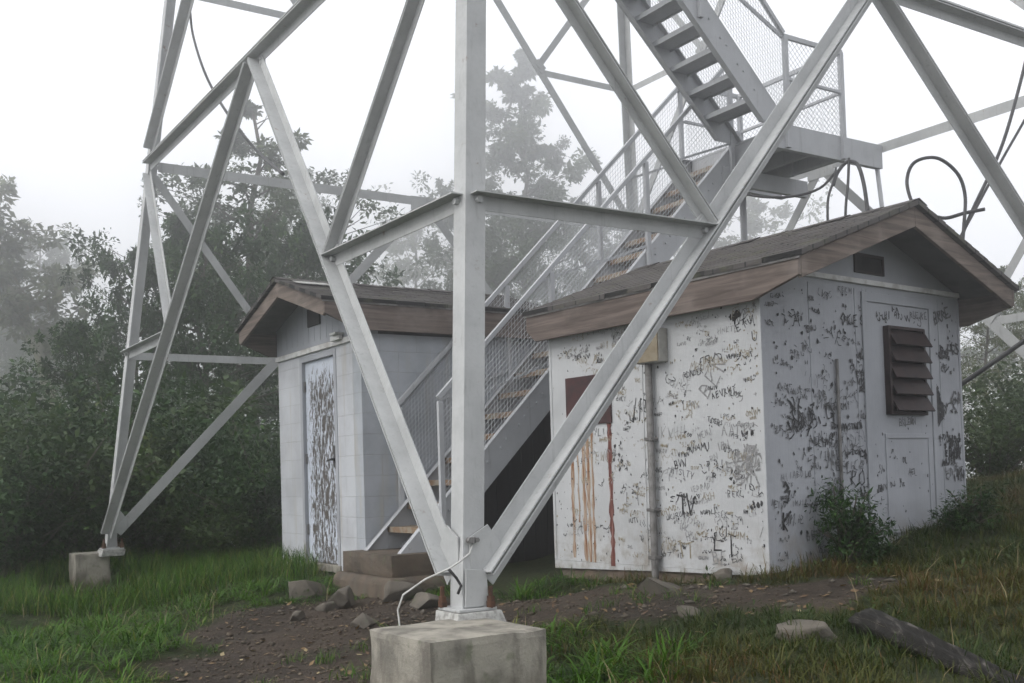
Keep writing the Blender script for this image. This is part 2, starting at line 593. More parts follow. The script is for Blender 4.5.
def height(xy):
    xy = np.atleast_2d(np.asarray(xy, float))
    sa = to_sa(xy)
    outz = np.empty(len(xy))
    for i in range(0, len(xy), 20000):
        s = sa[i:i + 20000]
        d = np.sqrt(((s[:, None, :] - _G[None, :, :2]) ** 2).sum(-1))
        outz[i:i + 20000] = _phi(d) @ _W[:_n] + _W[_n] + s @ _W[_n + 1:]
    return outz + bumps(xy)
def hz(x, y):
    return float(height([(x, y)])[0])

PATH = [(-1.3, 3.0), (-1.5, 6.2), (-1.65, 7.5), (-1.15, 8.3), (-.1, 8.0), (.9, 7.4), (1.75, 6.75), (2.3, 7.0)]
def turf(sa):
    """0 on trodden earth, 1 in grass"""
    sa = np.asarray(sa, float)
    best = np.full(len(sa), 99.0)
    P = np.array(PATH)
    wid = [.75, .72, .72, .62, .58, .36, .2]
    for a, b, wd in zip(P[:-1], P[1:], wid):
        ab = b - a
        t = np.clip(((sa - a) @ ab) / (ab @ ab), 0, 1)
        best = np.minimum(best, np.linalg.norm(sa - (a + t[:, None] * ab), axis=1) / wd)
    for a, b, wd in (((-2.15, 8.35), (-1.6, 8.6), .5), ((-1.7, 8.7), (-1.0, 8.5), .72)):
        a, b = np.array(a), np.array(b)
        ab = b - a
        t = np.clip(((sa - a) @ ab) / (ab @ ab), 0, 1)
        best = np.minimum(best, np.linalg.norm(sa - (a + t[:, None] * ab), axis=1) / wd)
    n = np.sin(sa[:, 0] * 5.1 + 1.3 * np.sin(sa[:, 1] * 3.3)) * 0.14 + np.sin(sa[:, 1] * 7.3 + sa[:, 0] * 2.2) * 0.1
    return np.clip((best + n - 0.75) / 0.6, 0, 1)

_ax = np.concatenate([-np.geomspace(115, 9.5, 22), np.arange(-9, 9.01, .09), np.geomspace(9.5, 115, 22)])
_ay = np.concatenate([-np.geomspace(115, 1.5, 18), np.arange(-1, 22.01, .1), np.geomspace(23, 115, 18)])
_gx, _gy = np.meshgrid(_ax, _ay, indexing='ij')
_sa = np.stack([_gx.ravel(), _gy.ravel()], -1)
_xy = _e2 + _sa[:, :1] * _rx + _sa[:, 1:] * _fx
_V = np.concatenate([_xy, height(_xy)[:, None]], 1)
_ni, _nj = len(_ax), len(_ay)
_ii, _jj = np.meshgrid(np.arange(_ni - 1), np.arange(_nj - 1), indexing='ij')
_q = (_ii * _nj + _jj).ravel()
go = np_mesh('ground', _V, np.stack([_q, _q + _nj, _q + _nj + 1, _q + 1], -1), GROUND, smooth=True)
_at = go.data.attributes.new('turf', 'FLOAT', 'POINT')
_at.data.foreach_set('value', turf(_sa).astype(np.float32))
tag(go, kind='structure')

# ------------------------------------------------------------------ haze
hb = MB().box((-123, -133, -21), (126, 114, 24)).build('haze', [])
hm = bpy.data.materials.new('mountain_fog')
hm.use_nodes = True
hm.node_tree.nodes.clear()
_o = hm.node_tree.nodes.new('ShaderNodeOutputMaterial')
_v = hm.node_tree.nodes.new('ShaderNodeVolumePrincipled')
_v.inputs['Color'].default_value = (0.985, 0.988, 0.995, 1)
_v.inputs['Density'].default_value = 0.0125
_v.inputs['Anisotropy'].default_value = 0.9
hm.node_tree.links.new(_v.outputs[0], _o.inputs['Volume'])
hb.data.materials.append(hm)
tag(hb, kind='stuff')

# ------------------------------------------------------------------ tower (local axes: x along one pair of faces, y along the other)
A0, A1, H1, TS, H2 = 5.625 / S2, 5.0126 / S2, 4.2767, 0.5114, 8.2282
def half(z):
    return A0 + (A1 - A0) * z / H1
SGN = dict(N=(-1, -1), L=(-1, 1), R=(1, -1), B=(1, 1))
def node(c, z):
    a = half(z)
    return Vector((SGN[c][0] * a, SGN[c][1] * a, z))
FACES = [('N', 'L', (-1, 0, 0)), ('N', 'R', (0, -1, 0)), ('L', 'B', (0, 1, 0)), ('R', 'B', (1, 0, 0))]
tower = empty('lookout_tower', (0, 0, 0), PI / 4, label='grey steel lattice lookout tower on splayed legs rising into the fog', cat='tower')
def prof_tee(w, t=.008, g=.006, h=None):  # two angles back to back, webs outward
    h = h or w
    return [(-w, 0), (-w, t), (-g - t, t), (-g - t, h), (-g, h), (-g, t * .5), (g, t * .5), (g, h), (g + t, h), (g + t, t), (w, t), (w, 0)]
def prof_ell(w, t=.008):                  # horizontal leg on top pointing outward, other leg down
    return [(0, 0), (w, 0), (w, t), (t, t), (t, w), (0, w)]
W_LEG, T_LEG = .125, .012
# legs
for c, (sx, sy) in SGN.items():
    mb = MB()
    rings = []
    for z in (-.02, H2 + .6):
        p = node(c, z)
        rings.append([p + Vector((-sx * a, -sy * b, 0)) for a, b in ((0, 0), (W_LEG, 0), (W_LEG, T_LEG), (T_LEG, T_LEG), (T_LEG, W_LEG), (0, W_LEG))])
    mb.loft(rings)
    mb.build('leg', STEEL, tower)
def lerp(a, b, t):
    return a + (b - a) * t
for (c, o, nr) in FACES:
    n = Vector(nr)
    e = (node(o, 0) - node(c, 0)).normalized()
    for zb, zt in ((0, H1), (H1, H2)):
        back = 'B' in (c, o)
        wd = .055 if back else .09
        hang = .10 if not back else .06
        zs = zb + (zt - zb) * TS
        inn = -n * .02
        # girt along the top of the panel
        a, b = node(c, zt), node(o, zt)
        MB().extrude(a + e * .13 + inn, b - e * .13 + inn, prof_tee(.055 if back else .085, h=.06 if back else .095), n).build('girt', STEEL, tower)
        mid = (a + b) / 2
        g = MB()
        g.extrude(mid + inn + Vector((0, 0, -.12)), mid + inn + Vector((0, 0, .06)), [(-.2, -.004), (.2, -.004), (.2, .004), (-.2, .004)], n)
        gp = g.build('gusset_plate', STEEL, tower)
        for bx in (-.14, -.07, .07, .14):
            for bz in (-.06, -.10):
                q = mid + e * bx + Vector((0, 0, bz))
                MB().extrude(q + inn + n * .005, q + inn + n * .024, [(math.cos(t) * .013, math.sin(t) * .013) for t in [k * PI / 3 for k in range(6)]], Vector((0, 0, 1))).build('bolt', STEEL, gp)
        for c1, o1, ee in ((c, o, e), (o, c, -e)):
            p0 = node(c1, zb + .16) + ee * .12 + inn
            p1 = mid - ee * .05 + Vector((0, 0, -.05)) + inn
            MB().extrude(p0, p1, prof_tee(wd, h=hang), n).build('diagonal', STEEL, tower)
            ds = lerp(node(c1, zb), (node(c1, zt) + node(o1, zt)) / 2, TS)       # where the small girt meets the diagonal
            ls = node(c1, zs)
            pp, qq = ls + ee * .03 - n * .015, ds - ee * .03 - n * .005
            if ee.cross(n).z > 0:
                pp, qq = qq, pp
            d = (qq - pp).normalized()
            bdir = n
            adir = bdir.cross(d)
            s = -1 if adir.z > 0 else 1
            t = .007
            wv = .085
            # leg down: along s*a ; leg outward on top: along +n
            MB().extrude(pp, qq, [(s * x, y) for x, y in ((0, 0), (0, wv), (s * 0 + t, wv), (t, t), (wv, t), (wv, 0))], n).build('sub_girt', STEEL, tower)
            top = node(c1, zt - .12) + ee * .1
            MB().extrude(ds - n * .03 + Vector((0, 0, .02)), top - n * .03, prof_tee(.045 if back else .066, .007, .005, h=.05 if back else .08), n).build('sub_diagonal', STEEL, tower)
            # small gusset with bolts at the half-way joint
            g = MB()
            g.extrude(ds - n * .022 - ee * .10 + Vector((0, 0, -.02)), ds - n * .022 + ee * .03 + Vector((0, 0, .09)), [(-.06, -.003), (.06, -.003), (.06, .003), (-.06, .003)], n)
            gp = g.build('gusset_plate', STEEL, tower)
            for q in (ls + ee * .075 + Vector((0, 0, -.035)), ds - ee * .085 + Vector((0, 0, -.035))):
                MB().extrude(q - n * .01, q + n * .03, [(math.cos(t2) * .019, math.sin(t2) * .019) for t2 in [k * PI / 3 for k in range(6)]], Vector((0, 0, 1))).build('bolt', STEEL, gp)
    # shoe gussets at the feet
    for c1, ee in ((c, e), (o, -e)):
        q = node(c1, .05)
        g = MB()
        pr = [q + ee * x + Vector((0, 0, z)) - n * .014 for x, z in ((.06, .10), (.22, .14), (.26, .24), (.17, .36), (.06, .30))]
        g.loft([pr, [v - n * .008 for v in pr]])
        g.build('gusset_plate', STEEL, tower)
# bases
for c, (sx, sy) in SGN.items():
    p = node(c, -.02)
    bp = MB().loft([[p + Vector((-sx * (x - .06), -sy * (y - .06), z)) for x, y in ((.02, .02), (.24, .02), (.24, .24), (.02, .24))] for z in (0, .015)]).build('base_plate', STEEL, tower, .003)
    MB().loft([[p + Vector((-sx * (x - .085 - d), -sy * (y - .085 - d), z)) for x, y in ((.03, .035), (.285 + 2 * d, .03), (.28, .29), (.035, .275))] for z, d in ((-.075, .02), (-.002, 0))]).build('grout_pad', GROUT, tower, .006)
    for a, b in ((-.03, .15), (.15, -.03), (.16, .16)):
        q = p + Vector((-sx * a, -sy * b, 0))
        m = MB().tube([q + Vector((0, 0, .01)), q + Vector((0, 0, .12))], .012, 8)
        m.tube([q + Vector((0, 0, .015)), q + Vector((0, 0, .045))], .026, 6)
        m.tube([q + Vector((0, 0, .045)), q + Vector((0, 0, .07))], .022, 6)
        m.build('anchor_bolt', RUST, bp)
    # splice plates up the flange
    q = p + Vector((0, 0, 0))
    m = MB()
    pr = [q + Vector((-sx * x, sy * .004, z)) for x, z in ((.012, .02), (.15, .02), (.14, .2), (.02, .215))]
    m.loft([pr, [v + Vector((0, sy * .009, 0)) for v in pr]])
    m.build('splice_plate', STEEL, tower, .002)

def footing(c, lab, side=.28, depth=.55, out_=.22):
    p = node(c, 0)
    (sx, sy) = SGN[c]
    wx, wy = (p.x - p.y) / S2, (p.x + p.y) / S2
    q = Matrix.Rotation(PI / 4, 3, 'Z') @ Vector((p.x + sx * out_, p.y + sy * out_, 0))
    o = rough_block('concrete_footing', (-side, -side, -depth), (side, side, 0), CONC, None, .006, .03, 22, len(lab))
    o.location = (q.x + (.045 if c == 'N' else 0), q.y, -.055)
    o.rotation_euler = (0, 0, PI / 4)
    return tag(o, lab, 'footing', 'concrete footings under the tower legs')
footing('N', 'large square concrete footing in the foreground under the nearest tower leg', .31, .8)
footing('L', 'small stained concrete footing in the grass under the far left tower leg', .19, .6, .13)

# ground wire on the near leg
_n0 = Matrix.Rotation(PI / 4, 3, 'Z')
def tw(x, y, z):
    return _n0 @ Vector((x, y, z))
nb = node('N', .3)
gw = empty('grounding_wire', tw(nb.x, nb.y, 0), 0, label='pale grounding wire clamped to the nearest tower leg and hanging over its footing', cat='wire')
_l = lambda x, y, z: tw(nb.x + x, nb.y + y, z) - gw.location
MB().tube([_l(.05, -.012, .315), _l(.02, -.03, .27), _l(-.05, -.05, .235), _l(-.10, -.02, .20), _l(-.19, .06, .15), _l(-.28, .13, .075), _l(-.305, .145, 0), _l(-.30, .13, -.12), _l(-.29, .11, -.32), _l(-.29, .10, -.5)], .0048, 8).build('wire', CABLE_W, gw, smooth=True)
m = MB().tube([_l(.03, -.004, .335), _l(.03, -.034, .335)], .016, 6)
m.tube([_l(.07, -.004, .335), _l(.07, -.03, .335)], .014, 6)
m.box(_l(.02, -.015, .32), _l(.08, -.002, .35))
m.build('clamp', GALV_PIPE, gw)
MB().tube([_l(-.10, -.02, .20), _l(-.05, -.01, .15), _l(-.03, -.02, .11), _l(-.05, -.02, .07)], .008, 6).build('loose_end', CABLE, gw, smooth=True)

# ------------------------------------------------------------------ staircase
stair = empty('metal_staircase', (0, 0, 0), PI / 4, label='grey metal staircase with wire mesh guards climbing between the two sheds', cat='staircase')
VN, VF = -.14, .62
ULAND, ZLAND, ULEND = 1.93, 4.30, 2.86
def plate_uv(pts, v0, v1):
    return MB().loft([[Vector((u, v0, z)) for u, z in pts], [Vector((u, v1, z)) for u, z in pts]])
def channel(pts_top, pts_bot, v, inward):
    """stringer: web plate plus flanges turned inward; tops and bottoms as (u,z) end pairs"""
    (u0, z0), (u1, z1) = pts_top
    (a0, b0), (a1, b1) = pts_bot
    m = plate_uv([(a0, b0), (a1, b1), (u1, z1), (u0, z0)], v, v + inward * .012)
    for (p, q, off) in (((u0, z0), (u1, z1), -1), ((a0, b0), (a1, b1), 1)):
        m.loft([[Vector((p[0], v + inward * s, p[1] + off * .003 + k)) for s, k in ((.014, 0), (.07, 0), (.07, off * .014), (.014, off * .014))],
                [Vector((q[0], v + inward * s, q[1] + off * .003 + k)) for s, k in ((.014, 0), (.07, 0), (.07, off * .014), (.014, off * .014))]])
    return m
for v, inw in ((VN, 1), (VF, -1)):
    so = channel([(-2.36, .0), (ULAND, ZLAND)], [(-1.98, .0), (ULAND, ZLAND - .39)], v, inw).build('stringer', STEEL_OLD, stair, .002)
    if inw > 0:
        near_stringer = so
def stringer_bolts(o, f, v, sgn, us, dz):
    for u in us:
        for du in (.04, .19):
            q = Vector((u + du, v, f(u + du) - dz + (.02 if du < .1 else -.0)))
            MB().tube([q, q + Vector((0, sgn * .014, 0))], .012, 6).build('bolt', STEEL_OLD, o)
nt_ = 19
for i in range(nt_):
    z = ZLAND * (i + 1) / (nt_ + 1) + .0
    u = z - 2.37 + .05
    m = MB().box((u, VN + .015, z - .035), (u + .24, VF - .015, z - .005))
    m.box((u - .006, VN + .015, z - .055), (u + .006, VF - .015, z))
    m.box((u + .236, VN + .015, z - .05), (u + .246, VF - .015, z))
    m.build('tread', TREAD, stair, .003)
stringer_bolts(near_stringer, lambda u: u + 2.37, VN, -1, [ZLAND * (i + 1) / (nt_ + 1) - 2.32 for i in range(nt_)], .17)
# upper flight, doubling back towards the viewer
UVN, UVF = -.90, -.16
UTOP = -1.9
def zu(u):
    return ZLAND + (1.96 - u) * .975
for v, inw in ((UVN, 1), (UVF, -1)):
    so = channel([(2.02, ZLAND - .02), (UTOP, zu(UTOP))], [(1.62, ZLAND - .02), (UTOP - .05, zu(UTOP) - .4)], v, inw).build('stringer', STEEL_OLD, stair, .002)
    if inw > 0:
        stringer_bolts(so, zu, UVN, -1, [1.3 - .231 * i for i in range(9)], .17)
for i in range(16):
    z = ZLAND + .225 * (i + 1)
    u = 1.96 - (z - ZLAND) / .975 - .27
    m = MB().box((u, UVN + .015, z - .035), (u + .24, UVF - .015, z - .005))
    m.box((u - .006, UVN + .015, z - .055), (u + .006, UVF - .015, z))
    m.box((u + .236, UVN + .015, z - .06), (u + .246, UVF - .015, z))
    m.build('tread', STEEL_OLD, stair, .003)
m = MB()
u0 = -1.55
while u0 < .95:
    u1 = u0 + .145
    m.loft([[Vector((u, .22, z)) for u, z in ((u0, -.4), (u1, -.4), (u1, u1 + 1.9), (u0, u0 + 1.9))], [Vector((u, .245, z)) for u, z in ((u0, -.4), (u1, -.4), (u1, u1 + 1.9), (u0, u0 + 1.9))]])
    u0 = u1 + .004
m.build('under_stair_shade', STAIR_SHADE, stair)  # added panel, its dark colour stands in for shade below the flight
# landing
deck = MB().box((ULAND + .02, UVN + .03, ZLAND - .025), (ULEND - .02, VF - .03, ZLAND))
deck.build('landing_deck', STEEL_OLD, stair)
def chan_u(u0, u1, v, z0, z1, inw):
    m = MB().box((u0, v, z0), (u1, v + inw * .01, z1))
    m.box((u0, v + inw * .012, z1 - .012), (u1, v + inw * .07, z1 - .002)).box((u0, v + inw * .012, z0 + .002), (u1, v + inw * .07, z0 + .012))
    return m
UE = A1 - .03
chan_u(1.62, UE, UVN, ZLAND - .27, ZLAND, 1).build('landing_beam', STEEL_OLD, stair, .002)
chan_u(1.75, UE, VF, ZLAND - .27, ZLAND, -1).build('landing_beam', STEEL_OLD, stair, .002)
chan_u(1.75, UE - .4, -.15, ZLAND - .47, ZLAND - .28, 1).build('landing_beam', STEEL_OLD, stair, .002)
for u in (1.95, 2.4, 2.84):
    m = MB().box((u, UVN + .075, ZLAND - .23), (u + .01, VF - .075, ZLAND - .03))
    m.box((u + .012, UVN + .075, ZLAND - .24), (u + .07, VF - .075, ZLAND - .228))
    m.build('cross_beam', STEEL_OLD, stair)
m = MB().tube([(2.5, .3, ZLAND - .25), (2.5, .3, -.3)], .04, 8)
m.build('support_post', STEEL_OLD, stair, smooth=True)
MB().tube([(UE - .05, UVN + .04, ZLAND - .25), (UE - .02, UVN - .02, 3.2), (UE - .02, UVN - .02, 1.0)], .025, 8).build('drain_pipe', STEEL_OLD, stair, smooth=True)
# guards: top rail, posts, knee braces and woven wire panels
def flat_bar(p, q, w=.045, t=.04):
    return MB().extrude(p, q, [(-w / 2, -t / 2), (w / 2, -t / 2), (w / 2, t / 2), (-w / 2, t / 2)], Vector((0, 1, 0.001)) if abs((Vector(q) - Vector(p)).normalized().y) < .9 else Vector((1, 0, 0)))
def wires(O, A, B, step=.052, r=.0023, diamond=False):
    """square or diamond net of wires in the parallelogram O + s A + t B"""
    O, A, B = Vector(O), Vector(A), Vector(B)
    m = MB()
    nrm = A.cross(B).normalized()
    def wire(p, q):
        d = (q - p)
        if d.length < .02:
            return
        d.normalize()
        a = nrm * r
        b = d.cross(nrm) * r
        m.loft([[p + a, p - a * .5 + b * .87, p - a * .5 - b * .87], [q + a, q - a * .5 + b * .87, q - a * .5 - b * .87]], caps=False)
    la, lb = A.length, B.length
    if not diamond:
        for i in range(int(la / step) + 1):
            s = i * step / la
            wire(O + A * s, O + A * s + B)
        # rows follow the slope
        for j in range(int(lb / step) + 1):
            t = j * step / lb
            wire(O + B * t, O + B * t + A)
    else:
        k = step * 1.4
        c = -lb
        while c < la:
            s0, s1 = max(c, 0), min(c + lb, la)
            if s1 > s0:
                wire(O + A * (s0 / la) + B * ((s0 - c) / lb), O + A * (s1 / la) + B * ((s1 - c) / lb))
                wire(O + A * (s0 / la) + B * (1 - (s0 - c) / lb), O + A * (s1 / la) + B * (1 - (s1 - c) / lb))
            c += k
    return m
RH = .95
posts_u = [-1.93, -.64, .62, 1.88]
for v, sgn in ((VN, -1), (VF, 1)):
    vv = v + sgn * .024
    flat_bar((posts_u[0] - .02, vv, posts_u[0] + 2.37 + RH), (posts_u[-1] + .03, vv, posts_u[-1] + 2.40 + RH)).build('handrail', STEEL_OLD, stair, .004)
    for u in posts_u:
        flat_bar((u, vv, u + 2.06), (u, vv, u + 2.34 + RH), .05, .04).build('guard_post', STEEL_OLD, stair, .003)
    for u0, u1 in zip(posts_u[:-1], posts_u[1:]):
        flat_bar((u1 - .03, vv - sgn * .014, u1 + 2.40), (u0 + .45, vv - sgn * .014, u0 + .45 + 2.37 + .55), .025, .012).build('guard_brace', STEEL_OLD, stair)
        wires((u0 + .03, vv + sgn * .006, u0 + .03 + 2.39), (u1 - u0 - .06, 0, u1 - u0 - .06), (0, 0, RH - .03)).build('mesh_panel', WIRE, stair)
up_posts = [.75, -.55, -1.8]
for v, sgn in ((UVN, -1), (UVF, 1)):
    vv = v + sgn * .024
    flat_bar((1.93, vv, zu(1.93) + RH - .02), (UTOP, vv, zu(UTOP) + RH)).build('handrail', STEEL_OLD, stair, .004)
    for u in up_posts:
        flat_bar((u, vv, zu(u) - .3), (u, vv, zu(u) + RH - .03), .05, .04).build('guard_post', STEEL_OLD, stair, .003)
    for u0, u1 in zip([1.93] + up_posts[:-1], up_posts):
        wires((u0 - .03, vv + sgn * .006, zu(u0 - .03) + .02), (u1 - u0 + .06, 0, (u0 - u1 - .06) * .975), (0, 0, RH - .05)).build('mesh_panel', WIRE, stair)
flat_bar((2.0, UVN - .01, 5.19), (.85, UVN - .01, 5.72), .04, .02).build('guard_brace', STEEL_OLD, stair)
# landing guard
PT = ZLAND + .93
for (u, v) in ((1.95, UVN), (2.83, UVN), (2.83, -.15), (2.83, VF)):
    flat_bar((u, v - .022 if v < 0 else v, ZLAND - .26), (u, v - .022 if v < 0 else v, PT), .055, .045).build('guard_post', STEEL_OLD, stair, .003)
for z, w_ in ((PT, .05), (PT - .45, .03)):
    flat_bar((1.93, UVN - .022, z), (2.85, UVN - .022, z), w_, .035).build('handrail', STEEL_OLD, stair, .003)
    flat_bar((2.83, UVN, z), (2.83, VF + .02, z), w_, .035).build('handrail', STEEL_OLD, stair, .003)
    flat_bar((1.93, VF + .02, z), (2.85, VF + .02, z), w_, .035).build('handrail', STEEL_OLD, stair, .003)
wires((1.97, UVN - .02, ZLAND), (.84, 0, 0), (0, 0, .92), .05, .0028, True).build('mesh_panel', WIRE, stair)
wires((2.84, UVN, ZLAND), (0, VF - UVN, 0), (0, 0, .92), .05, .0028, True).build('mesh_panel', WIRE, stair)
wires((1.97, VF + .02, ZLAND), (.84, 0, 0), (0, 0, .92), .05, .0028, True).build('mesh_panel', WIRE, stair)

# concrete step under the flight
st = empty('concrete_step', tw(-2.1, .24, -.2), PI / 4, label='brown two layer concrete step at the foot of the metal staircase', cat='step')
rough_block('top_slab', (-.42, -.52, .01), (.42, .50, .2), CONC_STEP, st, .01, .04, 20, 4)
MB().loft([[Vector((x, y, z)) for x, y in ((-.48 - d, -.6 - d), (.45, -.58 - d), (.45, .55), (-.47 - d, .56))] for z, d in ((-.35, .08), (-.04, .03), (.008, -.01))]).build('bottom_slab', CONC_STEP, st, .02, seg=3)

# ------------------------------------------------------------------ sheds
def roof_set(root, L, Y0, Y1, zf, zr, of, og, ol, fh, clip0, clip1, clipz0, clipz1, rk=.15):
    ym = (Y0 + Y1) / 2
    e0, e1 = Y0 - of, Y1 + of
    sl = (zr - zf) / (ym - e0)
    X0, X1 = -og, L + ol
    T = .035
    roof = MB()
    for ea, s in ((e0, -1), (e1, 1)):
        ex = ea + s * .05
        zx = zf - sl * .05
        P = [(ex, zx), (ym, zr), (ym, zr - T), (ex, zx - T)]
        # several courses, each a little proud of the one below
        nC = 12
        for i in range(nC):
            t0, t1 = i / nC, (i + 1) / nC
            ya, za = ex + (ym - ex) * t0, zx + (zr - zx) * t0
            yb, zb = ex + (ym - ex) * t1, zx + (zr - zx) * t1
            x = X0 - .035
            while x < X1 + .03:
                wv = random.uniform(.22, .34)
                xe = min(x + wv, X1 + .035)
                j = random.uniform(0, .004)
                lo = random.uniform(-.008, .004)
                ya2, za2 = ya - s * 0 + (ym - ex) / abs(ym - ex) * lo, za + sl * lo
                roof.add([(x, ya2, za2 + .007 + j), (xe - .004, ya2, za2 + .007 + j), (xe - .004, yb, zb + .003), (x, yb, zb + .003),
                          (x, ya2, za2 - T + .006), (xe - .004, ya2, za2 - T + .006), (xe - .004, yb, zb - T + .006), (x, yb, zb - T + .006)],
                         [(0, 1, 2, 3), (7, 6, 5, 4), (0, 4, 5, 1), (1, 5, 6, 2), (2, 6, 7, 3), (3, 7, 4, 0)])
                x = xe
    x = X0 - .04
    while x < X1 + .03:
        xe = min(x + .3, X1 + .04)
        j = random.uniform(.012, .02)
        roof.add([(x, ym - .11, zr - sl * .11 + j), (x, ym, zr + j + .004), (x, ym + .11, zr - sl * .11 + j), (xe, ym + .11, zr - sl * .11 + j - .004), (xe, ym, zr + j), (xe, ym - .11, zr - sl * .11 + j - .004)],
                 [(0, 1, 4, 5), (1, 2, 3, 4)])
        x = xe
    roof.build('roof', SHINGLE, root)
    for ea, s in ((e0, -1), (e1, 1)):
        ex = ea + s * .042
        MB().box((X0 - .02, ex - .004, zf - sl * .042 - T - .012), (X1 + .02, ex + .004, zf - sl * .042 - T + .004)).build('drip_edge', GALV_PIPE, root)
    zb = zf - T                                    # underside of the shingle layer at the fascia line
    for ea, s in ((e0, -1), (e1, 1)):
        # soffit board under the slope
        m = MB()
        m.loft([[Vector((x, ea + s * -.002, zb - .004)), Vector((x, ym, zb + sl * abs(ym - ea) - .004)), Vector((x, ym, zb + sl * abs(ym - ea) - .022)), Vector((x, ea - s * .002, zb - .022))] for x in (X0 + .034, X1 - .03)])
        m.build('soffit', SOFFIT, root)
        pts = [(X0, zb - .003), (X1, zb - .003), (X1, zb - fh + clipz1), (X1 - clip1, zb - fh), (X0 + clip0, zb - fh), (X0, zb - fh + clipz0)]
        m = MB().loft([[Vector((px, ea + s * .002, pz)) for px, pz in pts], [Vector((px, ea + s * .036, pz)) for px, pz in pts]])
        m.build('fascia_board', FASCIA, root, .004)
        for xr in (X0, X1 - .03):
            q = [(ea - s * .0, zb - .004), (ym - s * -.002, zb - .004 + sl * abs(ym - ea)), (ym - s * -.002, zb - .004 + sl * abs(ym - ea) - rk), (ea, zb - .004 - rk)]
            MB().loft([[Vector((xr, y, z)) for y, z in q], [Vector((xr + .03, y, z)) for y, z in q]]).build('rake_board', RAKE, root, .004)
    return sl, zb

def gable_body(root, name, L, Y0, Y1, z0, zeave, zpeak, mats):
    ym = (Y0 + Y1) / 2
    pts = [(Y0, z0), (Y1, z0), (Y1, zeave), (ym, zpeak), (Y0, zeave)]
    m = MB()
    v = [Vector((0, y, z)) for y, z in pts] + [Vector((L, y, z)) for y, z in pts]
    m.cur = 0
    m.add(v, [(0, 1, 2, 3, 4), (9, 8, 7, 6, 5)])
    m.mi = [0, 0]
    for (a, b, mi) in ((0, 1, 1), (1, 2, 1), (2, 3, 1), (3, 4, 1), (4, 0, 1)):
        k = len(m.v)
        m.v += [tuple(v[i]) for i in (a, b, b + 5, a + 5)]
        m.f.append((k, k + 1, k + 2, k + 3))
        m.mi.append(mi)
    return m

